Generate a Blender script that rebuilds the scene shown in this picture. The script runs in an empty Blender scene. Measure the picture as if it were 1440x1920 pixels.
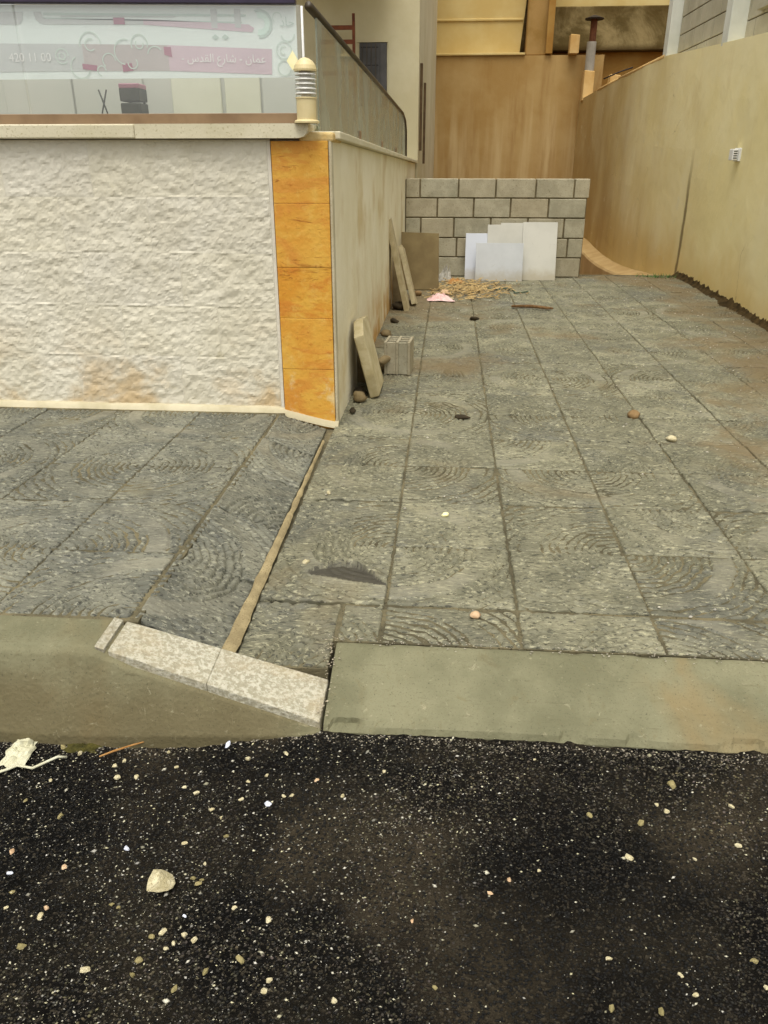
import bpy, math, random
import numpy as np
from mathutils import Vector, Matrix, noise as mnoise

rnd = random.Random(7)
rng = np.random.default_rng(11)
sc = bpy.context.scene
col = sc.collection

# ---------------------------------------------------------------- camera
F_PX, PSI, PIT, EYE = 1450.0, math.radians(4.5), math.radians(24.54), 1.29
cam_d = bpy.data.cameras.new("camera")
cam = bpy.data.objects.new("camera", cam_d)
col.objects.link(cam)
fw = Vector((-math.sin(PSI) * math.cos(PIT), math.cos(PSI) * math.cos(PIT), -math.sin(PIT)))
rt = Vector((math.cos(PSI), math.sin(PSI), 0))
up = rt.cross(fw)
cam.matrix_world = Matrix(((rt.x, up.x, -fw.x, 0), (rt.y, up.y, -fw.y, 0), (rt.z, up.z, -fw.z, EYE), (0, 0, 0, 1)))
cam_d.sensor_fit = 'VERTICAL'
cam_d.sensor_height = 36.0
cam_d.lens = 36.0 * F_PX / 1920.0
cam_d.clip_start = 0.05
cam_d.clip_end = 500
sc.camera = cam

# ---------------------------------------------------------------- sky, sun, exposure
SUN_EL, SUN_AZ = math.radians(70), math.radians(183)   # high, behind the camera and a little to its left
world = bpy.data.worlds.new("World")
sc.world = world
world.use_nodes = True
wn, wl = world.node_tree.nodes, world.node_tree.links
wn.clear()
sky = wn.new('ShaderNodeTexSky')
sky.sky_type = 'NISHITA'
sky.sun_disc = False
sky.sun_elevation = SUN_EL
sky.sun_rotation = SUN_AZ
sky.dust_density = 4.0
bw = wn.new('ShaderNodeRGBToBW')
wtint = wn.new('ShaderNodeMix'); wtint.data_type = 'RGBA'; wtint.blend_type = 'MULTIPLY'
wtint.inputs['Factor'].default_value = 1.0
wtint.inputs['B'].default_value = (1.02, 1.0, 0.93, 1)
wmix = wn.new('ShaderNodeMix'); wmix.data_type = 'RGBA'
wmix.inputs['Factor'].default_value = 0.88          # an overcast sky is nearly colourless
bg = wn.new('ShaderNodeBackground'); bg.inputs['Strength'].default_value = 0.15
wo = wn.new('ShaderNodeOutputWorld')
wl.new(sky.outputs[0], bw.inputs[0])
wl.new(bw.outputs[0], wtint.inputs['A'])
wl.new(sky.outputs[0], wmix.inputs['A'])
wl.new(wtint.outputs['Result'], wmix.inputs['B'])
wl.new(wmix.outputs['Result'], bg.inputs['Color'])
wl.new(bg.outputs[0], wo.inputs['Surface'])

sun_d = bpy.data.lights.new("sun", 'SUN')
sun_d.energy = 0.8
sun_d.angle = math.radians(40)
sun_d.color = (1.0, 0.965, 0.90)
sun = bpy.data.objects.new("sun", sun_d)
col.objects.link(sun)
sdir = Vector((math.sin(SUN_AZ) * math.cos(SUN_EL), math.cos(SUN_AZ) * math.cos(SUN_EL), math.sin(SUN_EL)))
sun.rotation_euler = sdir.to_track_quat('Z', 'Y').to_euler()

sc.view_settings.view_transform = 'Standard'
sc.view_settings.look = 'None'
sc.view_settings.gamma = 1.0
sc.view_settings.exposure = 0.84
sc.view_settings.use_curve_mapping = False
sc.render.engine = 'CYCLES'
sc.cycles.use_denoising = True
sc.cycles.max_bounces = 6
sc.cycles.transparent_max_bounces = 12

# ---------------------------------------------------------------- helpers
def lin(r, g, b, k=1.0):
    def c(v):
        v /= 255.0
        return (v / 12.92 if v <= 0.04045 else ((v + 0.055) / 1.055) ** 2.4) * k
    return (c(r), c(g), c(b), 1.0)

def tag(o, label=None, cat=None, group=None, kind=None):
    if label: o["label"] = label
    if cat: o["category"] = cat
    if group: o["group"] = group
    if kind: o["kind"] = kind
    return o

def empty(name, loc, label=None, cat=None, group=None, kind=None):
    o = bpy.data.objects.new(name, None)
    o.empty_display_size = 0.1
    col.objects.link(o)
    o.location = loc
    return tag(o, label, cat, group, kind)

def mk(name, verts, faces, mat, parent=None, smooth=False, loc=None):
    """verts in world coordinates; loc = where the object's origin goes"""
    me = bpy.data.meshes.new(name)
    base = Vector((0, 0, 0))
    if parent is not None:
        base = Vector(parent.location) if parent.parent is None else Vector(parent.location) + Vector(parent.parent.location)
    org = Vector(loc) if loc is not None else base
    me.from_pydata([(v[0] - org.x, v[1] - org.y, v[2] - org.z) for v in verts], [], faces)
    me.materials.append(mat)
    if smooth:
        me.polygons.foreach_set("use_smooth", [True] * len(me.polygons))
    me.update()
    o = bpy.data.objects.new(name, me)
    col.objects.link(o)
    o.location = org - base
    if parent is not None:
        o.parent = parent
    return o

def orient(o):
    import bmesh
    bm = bmesh.new(); bm.from_mesh(o.data)
    bmesh.ops.recalc_face_normals(bm, faces=bm.faces)
    bm.to_mesh(o.data); bm.free()
    return o

def bevel(o, w, seg=2):
    import bmesh
    bm = bmesh.new(); bm.from_mesh(o.data)
    bmesh.ops.recalc_face_normals(bm, faces=bm.faces)
    bmesh.ops.bevel(bm, geom=list(bm.edges), offset=w, segments=seg, affect='EDGES', profile=0.5)
    bm.to_mesh(o.data); bm.free()
    return o

BOXF = [(0, 3, 2, 1), (4, 5, 6, 7), (0, 1, 5, 4), (1, 2, 6, 5), (2, 3, 7, 6), (3, 0, 4, 7)]
def hexa(name, c8, mat, parent=None, bev=0.0, loc=None, seg=1):
    """c8: bottom four corners counter-clockwise, then top four"""
    o = mk(name, c8, BOXF, mat, parent, loc=loc)
    if bev: bevel(o, bev, seg)
    return o

def box(name, x0, x1, y0, y1, z0, z1, mat, parent=None, bev=0.0, loc=None, seg=1):
    return hexa(name, [(x0, y0, z0), (x1, y0, z0), (x1, y1, z0), (x0, y1, z0),
                       (x0, y0, z1), (x1, y0, z1), (x1, y1, z1), (x0, y1, z1)], mat, parent, bev, loc, seg)

def tube_mesh(pts, rad, n=8):
    V, Fc = [], []
    pts = [Vector(p) for p in pts]
    for i, p in enumerate(pts):
        a = pts[max(i - 1, 0)]; b = pts[min(i + 1, len(pts) - 1)]
        d = (b - a).normalized()
        s = d.cross(Vector((0, 0, 1)))
        if s.length < 1e-3: s = d.cross(Vector((1, 0, 0)))
        s.normalize(); t = s.cross(d)
        r = rad[i] if isinstance(rad, (list, tuple)) else rad
        for k in range(n):
            an = 2 * math.pi * k / n
            V.append(p + s * (r * math.cos(an)) + t * (r * math.sin(an)))
    for i in range(len(pts) - 1):
        for k in range(n):
            Fc.append((i * n + k, i * n + (k + 1) % n, (i + 1) * n + (k + 1) % n, (i + 1) * n + k))
    Fc.append(tuple(range(n))[::-1]); Fc.append(tuple((len(pts) - 1) * n + k for k in range(n)))
    return V, Fc

def tube(name, pts, rad, mat, parent=None, n=8):
    V, Fc = tube_mesh(pts, rad, n)
    return orient(mk(name, V, Fc, mat, parent, smooth=True))

def lathe(name, cx, cy, prof, mat, parent=None, n=24):
    V, Fc = [], []
    for (r, z) in prof:
        for k in range(n):
            a = 2 * math.pi * k / n
            V.append((cx + r * math.cos(a), cy + r * math.sin(a), z))
    for i in range(len(prof) - 1):
        for k in range(n):
            Fc.append((i * n + k, i * n + (k + 1) % n, (i + 1) * n + (k + 1) % n, (i + 1) * n + k))
    Fc.append(tuple(range(n))[::-1]); Fc.append(tuple((len(prof) - 1) * n + k for k in range(n)))
    o = orient(mk(name, V, Fc, mat, parent))
    return o

def fbm(x, y, z, o=4, h=1.0):
    return mnoise.fractal((x, y, z), h, 2.0, o, noise_basis='PERLIN_ORIGINAL')

# ---------------------------------------------------------------- materials
class G:
    """small node-graph helper; coordinates are world positions"""
    def __init__(s, name):
        s.m = bpy.data.materials.new(name); s.m.use_nodes = True
        s.n = s.m.node_tree.nodes; s.l = s.m.node_tree.links
        s.b = s.n['Principled BSDF']
        s.pos = s.n.new('ShaderNodeNewGeometry').outputs['Position']
    def link(s, a, b): s.l.new(a, b)
    def scale(s, v, sx, sy, sz):
        q = s.n.new('ShaderNodeMapping'); q.inputs['Scale'].default_value = (sx, sy, sz)
        s.link(v, q.inputs['Vector']); return q.outputs[0]
    def noise(s, scale, detail=4, rough=0.55, vec=None, dist=0.0):
        q = s.n.new('ShaderNodeTexNoise'); q.inputs['Scale'].default_value = scale
        q.inputs['Detail'].default_value = detail; q.inputs['Roughness'].default_value = rough
        q.inputs['Distortion'].default_value = dist
        s.link(vec or s.pos, q.inputs['Vector']); return q.outputs['Fac']
    def voro(s, scale, vec=None, feature='F1', out='Distance'):
        q = s.n.new('ShaderNodeTexVoronoi'); q.feature = feature; q.inputs['Scale'].default_value = scale
        s.link(vec or s.pos, q.inputs['Vector']); return q.outputs[out]
    def ramp(s, v, a, b, lo=0.0, hi=1.0):
        q = s.n.new('ShaderNodeMapRange'); q.interpolation_type = 'SMOOTHSTEP'
        q.inputs['From Min'].default_value = a; q.inputs['From Max'].default_value = b
        q.inputs['To Min'].default_value = lo; q.inputs['To Max'].default_value = hi
        s.link(v, q.inputs['Value']); return q.outputs[0]
    def math(s, op, a, b=None):
        q = s.n.new('ShaderNodeMath'); q.operation = op
        for i, v in enumerate((a, b)):
            if v is None: continue
            if isinstance(v, (int, float)): q.inputs[i].default_value = v
            else: s.link(v, q.inputs[i])
        return q.outputs[0]
    def xyz(s, v=None):
        q = s.n.new('ShaderNodeSeparateXYZ'); s.link(v or s.pos, q.inputs[0]); return q.outputs
    def mix(s, f, a, b, blend='MIX'):
        q = s.n.new('ShaderNodeMix'); q.data_type = 'RGBA'; q.blend_type = blend
        for k, v in (('Factor', f), ('A', a), ('B', b)):
            if isinstance(v, (int, float)): q.inputs[k].default_value = v
            elif isinstance(v, tuple): q.inputs[k].default_value = v
            else: s.link(v, q.inputs[k])
        return q.outputs['Result']
    def bump(s, h, strength, dist=0.01):
        q = s.n.new('ShaderNodeBump'); q.inputs['Strength'].default_value = strength; q.inputs['Distance'].default_value = dist
        s.link(h, q.inputs['Height'])
        if s.b.inputs['Normal'].is_linked:
            s.link(s.b.inputs['Normal'].links[0].from_socket, q.inputs['Normal'])
        s.link(q.outputs[0], s.b.inputs['Normal'])
    def done(s, colour, rough=0.8, spec=0.3):
        if isinstance(colour, tuple): s.b.inputs['Base Color'].default_value = colour
        else: s.link(colour, s.b.inputs['Base Color'])
        if isinstance(rough, (int, float)): s.b.inputs['Roughness'].default_value = rough
        else: s.link(rough, s.b.inputs['Roughness'])
        s.b.inputs['Specular IOR Level'].default_value = spec
        return s.m

def simple(name, c1, c2, scale=8, rough=0.8, bump=0.15, bscale=60, spec=0.3, speck=None, dist=0.01):
    g = G(name)
    f = g.ramp(g.noise(scale, 5, 0.6), 0.35, 0.68)
    c = g.mix(f, c1, c2)
    if speck:
        c = g.mix(g.ramp(g.noise(bscale * 1.7, 2, 0.5), 0.58, 0.72), c, speck)
    if bump: g.bump(g.noise(bscale, 4, 0.6), bump, dist)
    return g.done(c, rough, spec)

M = {}
# tile: grey-green cement with brown dirt drifting over it
def tile_mat(name, a, b, dirt, dirt_lo, blotch=False):
    g = G(name)
    oi = g.n.new('ShaderNodeObjectInfo').outputs['Random']
    c = g.mix(g.ramp(g.noise(5.5, 5, 0.65), 0.34, 0.66), a, b)
    c = g.mix(g.math('MULTIPLY', oi, 0.55), c, tuple(v * 0.74 for v in a[:3]) + (1,))
    # exposed aggregate: pale and dark grains, drawn out along the screed direction
    gv = g.scale(g.pos, 30, 95, 60)
    c = g.mix(g.ramp(g.noise(1.5, 5, 0.65, dist=.6), 0.50, 0.66, 0, 0.65), c, lin(88, 88, 79))
    c = g.mix(g.ramp(g.noise(1.0, 4, 0.75, vec=gv), 0.54, 0.62, 0, 0.65), c, tuple(min(1, v * 1.65) for v in b[:3]) + (1,))
    c = g.mix(g.ramp(g.noise(1.3, 4, 0.75, vec=gv, dist=.4), 0.53, 0.61, 0, 0.85), c, tuple(v * 0.22 for v in a[:3]) + (1,))
    ba = g.n.new('ShaderNodeAttribute'); ba.attribute_name = 'band'
    c = g.mix(g.math('MULTIPLY', ba.outputs['Fac'], g.ramp(g.noise(1.7, 3), .5, .62, 0, .45)), c, lin(140, 136, 118))
    pv = g.xyz()
    heap = g.math('ADD', g.math('MULTIPLY', g.ramp(pv[0], .9, 2.3, 0, 1), g.ramp(pv[1], 3.4, 5.2, 0, 1)),
                  g.math('MULTIPLY', g.ramp(pv[0], .9, -.3, 0, 1), g.ramp(pv[1], 4.2, 5.6, 0, 1)))
    dn = g.math('ADD', g.noise(0.9, 5, 0.65, dist=0.4), g.math('MULTIPLY', heap, 0.13))
    d = g.ramp(dn, dirt_lo, dirt_lo + 0.15, 0, 0.85)
    c = g.mix(d, c, dirt)
    if blotch:
        # dark lens-shaped patch filling the tile's break, beside the sand joint
        v = g.xyz()
        tt = g.math('DIVIDE', g.math('ADD', v[0], 0.46), 0.305)
        lo = g.math('ADD', g.math('MULTIPLY', g.math('SUBTRACT', -0.155, v[0]), 0.22), 2.215)
        th = g.math('ADD', g.math('MULTIPLY', g.math('MAXIMUM', g.math('SINE', g.math('MULTIPLY', tt, math.pi)), 0.0), 0.105), 0.0005)
        f = g.math('DIVIDE', g.math('SUBTRACT', g.math('ADD', v[1], g.math('MULTIPLY', g.math('SUBTRACT', g.noise(22, 5, .7), .5), .022)), lo), th)
        m = g.math('MULTIPLY', g.ramp(f, -.02, .06, 0, 1), g.ramp(f, .9, 1.08, 1, 0))
        m = g.math('MULTIPLY', m, g.math('MULTIPLY', g.ramp(tt, 0.0, .1, 0, 1), g.ramp(tt, .97, 1.0, 1, 0)))
        c = g.mix(g.math('MULTIPLY', m, 0.9), c, g.mix(g.noise(30, 4), (0.020, 0.017, 0.012, 1), (0.06, 0.052, 0.036, 1)))
    g.bump(g.noise(160, 4, 0.65), 0.5, 0.003)
    g.bump(g.noise(1.0, 4, 0.7, vec=g.scale(g.pos, 38, 120, 60)), 0.6, 0.004)
    return g.done(c, g.ramp(g.noise(7, 4), 0.3, 0.7, 0.5, 0.75), 0.4)

M['tile'] = tile_mat('rippled_cement', lin(105, 103, 83), lin(139, 135, 110), lin(112, 97, 68), 0.54, True)
M['tile_left'] = tile_mat('rippled_cement_bluish', lin(96, 96, 84), lin(129, 127, 109), lin(110, 104, 78), 0.57)
M['grout'] = simple('grout', lin(78, 73, 55), lin(118, 109, 82), 6, 0.95, 0.8, 70, speck=lin(60, 54, 38))
M['sand'] = simple('sand_mortar', lin(134, 120, 88), lin(160, 145, 108), 14, 0.95, 0.6, 120, speck=lin(110, 92, 62), dist=0.004)

g = G('asphalt')
ag = g.voro(230, out='Color')
agb = g.n.new('ShaderNodeSeparateColor'); g.link(ag, agb.inputs[0])
c = g.mix(g.ramp(g.noise(3.0, 5, 0.6), 0.40, 0.66), (0.0022, 0.0019, 0.0015, 1), (0.013, 0.0105, 0.0066, 1))
c = g.mix(g.ramp(agb.outputs[0], 0.72, 1.0, 0, 0.6), c, (0.060, 0.050, 0.034, 1))
dust = g.ramp(g.noise(1.6, 4, 0.6, dist=0.3), 0.47, 0.68, 0, 0.7)
c = g.mix(dust, c, (0.060, 0.047, 0.029, 1))
g.bump(g.voro(230), 0.8, 0.004)
g.bump(g.noise(90, 4, 0.7), 0.5, 0.006)
M['asphalt'] = g.done(c, g.ramp(g.noise(20, 3), 0.3, 0.7, 0.7, 0.95), 0.10)

g = G('kerb_concrete')
c = g.mix(g.ramp(g.noise(4, 5, 0.6), 0.35, 0.65), lin(106, 104, 79), lin(126, 123, 96))
c = g.mix(g.ramp(g.noise(1.9, 4, 0.6, dist=0.5), 0.54, 0.70, 0, 0.6), c, lin(132, 112, 74))
c = g.mix(g.ramp(g.noise(11, 6, 0.75, dist=0.8), 0.60, 0.74, 0, 0.5), c, lin(186, 176, 144))
c = g.mix(g.ramp(g.noise(6.3, 6, 0.7, dist=0.8), 0.60, 0.74, 0, 0.6), c, lin(98, 88, 60))
c = g.mix(g.ramp(g.noise(140, 3, 0.7), 0.60, 0.72, 0, 0.5), c, lin(98, 90, 66))
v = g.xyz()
mud_and_shade = g.math('ADD', v[2], g.math('MULTIPLY', g.math('SUBTRACT', g.noise(3.2, 5, .65, dist=.6), .5), .34))  # brown mud splash, plus painted shade on the face below the top
c = g.mix(g.math('MULTIPLY', g.math('MULTIPLY', g.ramp(mud_and_shade, -.06, .16, .7, 0), g.ramp(v[2], .098, .112, 1, 0)), g.ramp(v[0], -.25, -.45, 0, 1)), c, lin(94, 82, 54))
c = g.mix(g.ramp(g.voro(70), 0.0, .16, .55, 0), c, lin(84, 78, 56))
c = g.mix(g.ramp(g.noise(17, 6, .8, dist=1.0), .58, .66, 0, .5), c, lin(112, 104, 74))
c = g.mix(g.ramp(g.noise(1.0, 5, .7, vec=g.scale(g.pos, 22, 5, 3)), .58, .72, 0, .35), c, lin(104, 96, 68))
c = g.mix(g.ramp(g.noise(190, 3, .8), .60, .66, 0, .7), c, lin(66, 62, 46))
c = g.mix(g.ramp(g.noise(34, 6, .85, dist=.6), .60, .66, 0, .55), c, lin(158, 152, 124))
c = g.mix(g.ramp(g.noise(1.0, 4, .8, vec=g.scale(g.pos, 9, 90, 30)), .62, .68, 0, .45), c, lin(86, 80, 58))
g.bump(g.voro(70), 0.3, 0.004)
g.bump(g.noise(60, 5, 0.7), 0.5, 0.006)
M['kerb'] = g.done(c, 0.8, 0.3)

g = G('terrazzo')
c = g.mix(g.ramp(g.noise(75, 4, 0.7), 0.42, 0.60), lin(158, 152, 130), lin(194, 189, 170))
c = g.mix(g.ramp(g.voro(85), 0.0, 0.30, 0.7, 0), c, lin(140, 124, 100))
c = g.mix(g.ramp(g.noise(9, 4), 0.5, 0.7, 0, 0.3), c, lin(168, 156, 130))
c = g.mix(g.ramp(g.noise(5, 4, .6), 0.52, 0.7, 0, 0.4), c, lin(176, 158, 122))
g.bump(g.noise(75, 4, 0.7), 0.9, 0.008)
M['terrazzo'] = g.done(c, 0.75, 0.3)

# rough-dressed pale limestone
g = G('rough_limestone')
oi = g.n.new('ShaderNodeObjectInfo').outputs['Random']
c = g.mix(g.ramp(g.noise(2.6, 5, 0.6), 0.35, 0.66), lin(204, 198, 180), lin(215, 210, 195))
c = g.mix(g.math('MULTIPLY', oi, 0.25), c, lin(214, 206, 176))
zc = g.xyz()[2]
low = g.math('MULTIPLY', g.ramp(zc, 0.05, 0.62, 1, 0), g.ramp(g.noise(3.4, 4, 0.6, dist=0.4), 0.44, 0.66, 0, 0.75))
c = g.mix(low, c, lin(188, 158, 108))
c = g.mix(g.ramp(g.noise(5.0, 5, 0.7), 0.62, 0.76, 0, 0.5), c, lin(192, 182, 146))
g.bump(g.noise(55, 5, 0.6), 0.35, 0.006)
M['limestone'] = g.done(c, 0.85, 0.2)

M['joint'] = simple('pale_pointing', lin(204, 197, 180), lin(218, 212, 196), 9, 0.9, 0.2, 80)
M['skirting'] = simple('pale_mortar', lin(178, 168, 138), lin(196, 187, 160), 6, 0.9, 0.3, 60)
g = G('side_stone')
c = g.mix(g.ramp(g.noise(2.2, 5, 0.6), 0.35, 0.66), lin(226, 217, 186), lin(236, 229, 204))
v = g.xyz()
sf = g.math('MULTIPLY', g.ramp(v[2], 0.0, 0.55, 1, 0), g.ramp(v[1], 4.4, 6.0, 0, 1))
c = g.mix(g.math('MULTIPLY', sf, g.ramp(g.noise(5, 4), 0.35, 0.6, 0.15, 0.9)), c, lin(186, 134, 48))
c = g.mix(g.ramp(g.noise(1.7, 4, 0.6), 0.50, 0.68, 0, 0.6), c, lin(196, 172, 118))
g.bump(g.noise(26, 5, 0.6), 0.35, 0.012)
M['side_stone'] = g.done(c, 0.85, 0.2)

g = G('orange_stone')
oi = g.n.new('ShaderNodeObjectInfo').outputs['Random']
vv = g.scale(g.pos, 1.0, 1.0, 3.2)
c = g.mix(g.ramp(g.noise(4.0, 6, 0.65, dist=1.2), 0.36, 0.64), lin(202, 132, 28), lin(210, 158, 58))
c = g.mix(g.ramp(g.noise(2.2, 6, 0.6, vec=vv, dist=1.6), 0.50, 0.62, 0, 0.7), c, lin(188, 96, 14))
c = g.mix(g.math('MULTIPLY', oi, 0.4), c, lin(220, 176, 84))
c = g.mix(g.ramp(g.noise(6.0, 6, 0.75, vec=g.scale(g.pos, .5, 1, 3.4), dist=1.2), 0.60, 0.68, 0, 0.75), c, lin(134, 74, 18))
c = g.mix(g.ramp(g.noise(24, 5, 0.7), 0.52, 0.68, 0, 0.55), c, lin(216, 172, 84))
c = g.mix(g.ramp(g.noise(30, 5, 0.7, dist=.5), 0.58, 0.70, 0, 0.5), c, lin(170, 94, 22))
lw = g.math('MULTIPLY', g.ramp(g.xyz()[2], 0.1, 0.5, 1, 0), g.ramp(g.noise(8, 5, 0.7), 0.52, 0.66, 0, 0.7))
c = g.mix(lw, c, lin(218, 200, 152))
g.bump(g.noise(30, 5, 0.65), 0.6, 0.008)
M['orange'] = g.done(c, 0.6, 0.3)

M['cap'] = simple('cap_stone', lin(198, 190, 160), lin(212, 204, 178), 3, 0.7, 0.15, 60, speck=lin(176, 166, 132))
M['cap_mortar'] = simple('cap_mortar', lin(196, 160, 92), lin(214, 190, 136), 9, 0.9, 0.5, 50)

# yellow plaster of the boundary wall: damp stains toward the back and foot, the back also darkened for shade
g = G('yellow_plaster')
c = g.mix(g.ramp(g.noise(0.9, 5, 0.6), 0.35, 0.66), lin(232, 217, 160), lin(238, 226, 178))
v = g.xyz()
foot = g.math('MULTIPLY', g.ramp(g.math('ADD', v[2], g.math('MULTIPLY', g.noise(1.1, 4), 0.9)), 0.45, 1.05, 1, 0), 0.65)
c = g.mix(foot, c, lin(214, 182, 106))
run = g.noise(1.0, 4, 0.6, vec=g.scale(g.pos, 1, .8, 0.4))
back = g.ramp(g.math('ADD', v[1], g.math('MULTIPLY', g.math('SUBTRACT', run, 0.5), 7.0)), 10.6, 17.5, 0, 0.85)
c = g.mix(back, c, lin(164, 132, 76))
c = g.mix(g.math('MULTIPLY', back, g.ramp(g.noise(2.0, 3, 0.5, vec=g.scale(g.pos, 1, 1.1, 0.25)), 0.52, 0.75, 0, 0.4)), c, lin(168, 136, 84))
c = g.mix(g.ramp(g.noise(1.4, 5, 0.65, vec=g.scale(g.pos, 1, 1.2, 0.6)), 0.54, 0.74, 0, 0.35), c, lin(206, 184, 126))
c = g.mix(g.ramp(g.noise(0.5, 4, 0.6), 0.5, 0.7, 0, 0.25), c, lin(222, 214, 178))
# settlement crack line where the two pours meet
cr = g.math('ABSOLUTE', g.math('SUBTRACT', v[1], g.math('ADD', g.math('MULTIPLY', g.noise(4, 3), 0.10), 10.12)))
crz = g.ramp(v[2], 0.75, 1.5, 1, 0)
c = g.mix(g.math('MULTIPLY', g.ramp(cr, 0.025, 0.09, 0.75, 0), crz), c, lin(84, 66, 36))
# hairline cracks and patched spots
ck = g.n.new('ShaderNodeTexVoronoi'); ck.feature = 'DISTANCE_TO_EDGE'; ck.inputs['Scale'].default_value = .55
wv = g.n.new('ShaderNodeVectorMath'); wv.operation = 'ADD'; ns = g.n.new('ShaderNodeTexNoise'); ns.inputs['Scale'].default_value = 1.6; ns.inputs['Detail'].default_value = 6
g.link(g.pos, ns.inputs['Vector']); g.link(g.pos, wv.inputs[0]); g.link(ns.outputs['Color'], wv.inputs[1]); g.link(wv.outputs[0], ck.inputs['Vector'])
c = g.mix(g.math('MULTIPLY', g.ramp(ck.outputs['Distance'], .001, .005, .4, 0), g.ramp(g.noise(.7, 2), .54, .62, 0, 1)), c, lin(120, 98, 58))
c = g.mix(g.ramp(g.noise(2.4, 6, .7, dist=1.2), .63, .66, 0, .28), c, lin(222, 214, 182))
g.bump(g.noise(7, 5, 0.6), 0.35, 0.02)
g.bump(g.noise(70, 4, 0.6), 0.3, 0.004)
M['plaster'] = g.done(c, 0.85, 0.2)

g = G('brown_plaster')
c = g.mix(g.ramp(g.noise(0.8, 5, 0.6), 0.35, 0.66), lin(158, 126, 74), lin(172, 144, 94))
v = g.xyz()
st = g.noise(1.0, 4, 0.6, vec=g.scale(g.pos, 2.6, 1, 0.15))
hh = g.math('ADD', v[2], g.math('MULTIPLY', g.math('SUBTRACT', g.noise(2.2, 3, 0.5, vec=g.scale(g.pos, 1.6, 1, 0.02)), 0.5), 5.5))
c = g.mix(g.math('MULTIPLY', g.ramp(hh, 1.4, 2.4, 1, 0), g.ramp(st, 0.38, 0.62, 0.15, 0.85)), c, lin(190, 166, 120))
c = g.mix(g.ramp(g.noise(1.3, 4, 0.6, vec=g.scale(g.pos, 1.7, 1, 0.22)), 0.50, 0.68, 0, 0.7), c, lin(140, 104, 56))
g.bump(g.noise(9, 5, 0.6), 0.25, 0.02)
M['brown'] = g.done(c, 0.9, 0.2)

M['yellow_wall'] = simple('yellow_paint', lin(190, 164, 102), lin(200, 180, 124), 1.2, 0.85, 0.15, 20)
M['pier'] = simple('pier_plaster', lin(138, 106, 50), lin(160, 128, 76), 1.5, 0.9, 0.2, 20)
g = G('weathered_concrete')
c = g.mix(g.ramp(g.noise(1.3, 6, 0.65, dist=0.5), 0.38, 0.6), lin(92, 78, 46), lin(140, 124, 86))
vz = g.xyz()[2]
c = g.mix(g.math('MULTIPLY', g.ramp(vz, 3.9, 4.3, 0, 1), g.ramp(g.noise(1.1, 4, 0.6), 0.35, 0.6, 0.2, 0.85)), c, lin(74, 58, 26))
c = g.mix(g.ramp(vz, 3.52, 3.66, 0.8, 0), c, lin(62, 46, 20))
g.bump(g.noise(7, 5, 0.7), 0.5, 0.03)
M['old_concrete'] = g.done(c, 0.95, 0.1)
M['ochre'] = simple('ochre_plaster', lin(146, 106, 46), lin(160, 126, 66), 1.3, 0.9, 0.2, 14)
M['white_plaster'] = simple('offwhite_plaster', lin(184, 174, 140), lin(198, 190, 160), 1.1, 0.85, 0.2, 25)
M['white_paint'] = simple('white_paint', lin(206, 208, 196), lin(218, 220, 210), 3, 0.6, 0.08, 30)
M['shutter'] = simple('grey_shutter', lin(66, 65, 64), lin(80, 78, 77), 6, 0.5, 0.05, 30)
M['dark_gap'] = simple('dark_glass', lin(34, 32, 30), lin(46, 44, 42), 5, 0.25, 0, 30)
M['redwood'] = simple('red_brown_wood', lin(92, 46, 26), lin(118, 66, 40), 9, 0.7, 0.2, 60)
M['brown_wood'] = simple('brown_shutter', lin(84, 66, 44), lin(104, 84, 58), 9, 0.7, 0.2, 60)
M['dark_rail'] = simple('dark_bronze_rail', lin(52, 42, 26), lin(70, 58, 36), 9, 0.45, 0.05, 60, spec=0.5)
M['purple_rail'] = simple('dark_purple_rail', lin(36, 26, 52), lin(46, 34, 62), 9, 0.4, 0.03, 60, spec=0.5)
M['alu'] = simple('brown_aluminium', lin(116, 92, 66), lin(134, 110, 82), 5, 0.5, 0.03, 60, spec=0.5)
g = G('cinder_block')
oi = g.n.new('ShaderNodeObjectInfo').outputs['Random']
c = g.mix(g.ramp(g.noise(6, 5, 0.65), 0.35, 0.66), lin(150, 145, 124), lin(172, 166, 144))
c = g.mix(g.math('MULTIPLY', oi, 0.35), c, lin(176, 158, 126))
c = g.mix(g.ramp(g.noise(60, 3, 0.7), 0.56, 0.7, 0, 0.6), c, lin(116, 106, 80))
g.bump(g.noise(70, 4, 0.7), 0.7, 0.006)
M['block'] = g.done(c, 0.95, 0.15)
M['mortar'] = simple('block_mortar', lin(92, 82, 58), lin(116, 104, 78), 12, 0.95, 0.4, 70)
M['block_far'] = simple('grey_block', lin(168, 162, 140), lin(184, 178, 156), 3, 0.95, 0.4, 40)
M['stone_slab'] = simple('slab_stone', lin(176, 162, 122), lin(196, 184, 148), 10, 0.85, 0.4, 60)
M['slab_dark'] = simple('slab_dark_side', lin(112, 96, 66), lin(132, 116, 84), 10, 0.9, 0.4, 60)
M['plank'] = simple('grey_plank', lin(162, 148, 112), lin(184, 170, 136), 14, 0.85, 0.3, 70)
M['brown_board'] = simple('brown_board', lin(104, 88, 54), lin(118, 102, 66), 5, 0.7, 0.1, 70)
def sheet_mat(name, a, b):
    g = G(name)
    c = g.mix(g.ramp(g.noise(3, 4, .6), .35, .66), a, b)
    z = g.xyz()[2]
    c = g.mix(g.math('MULTIPLY', g.ramp(g.math('ADD', z, g.math('MULTIPLY', g.noise(9, 4, .7), .2)), .12, .26, 1, 0), .55), c, lin(150, 136, 104))
    c = g.mix(g.ramp(g.noise(13, 5, .75, dist=.8), .62, .72, 0, .3), c, lin(150, 146, 132))
    return g.done(c, .55, .3)
M['sheet_white'] = sheet_mat('white_sheet', lin(182, 185, 187), lin(190, 193, 195))
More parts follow.
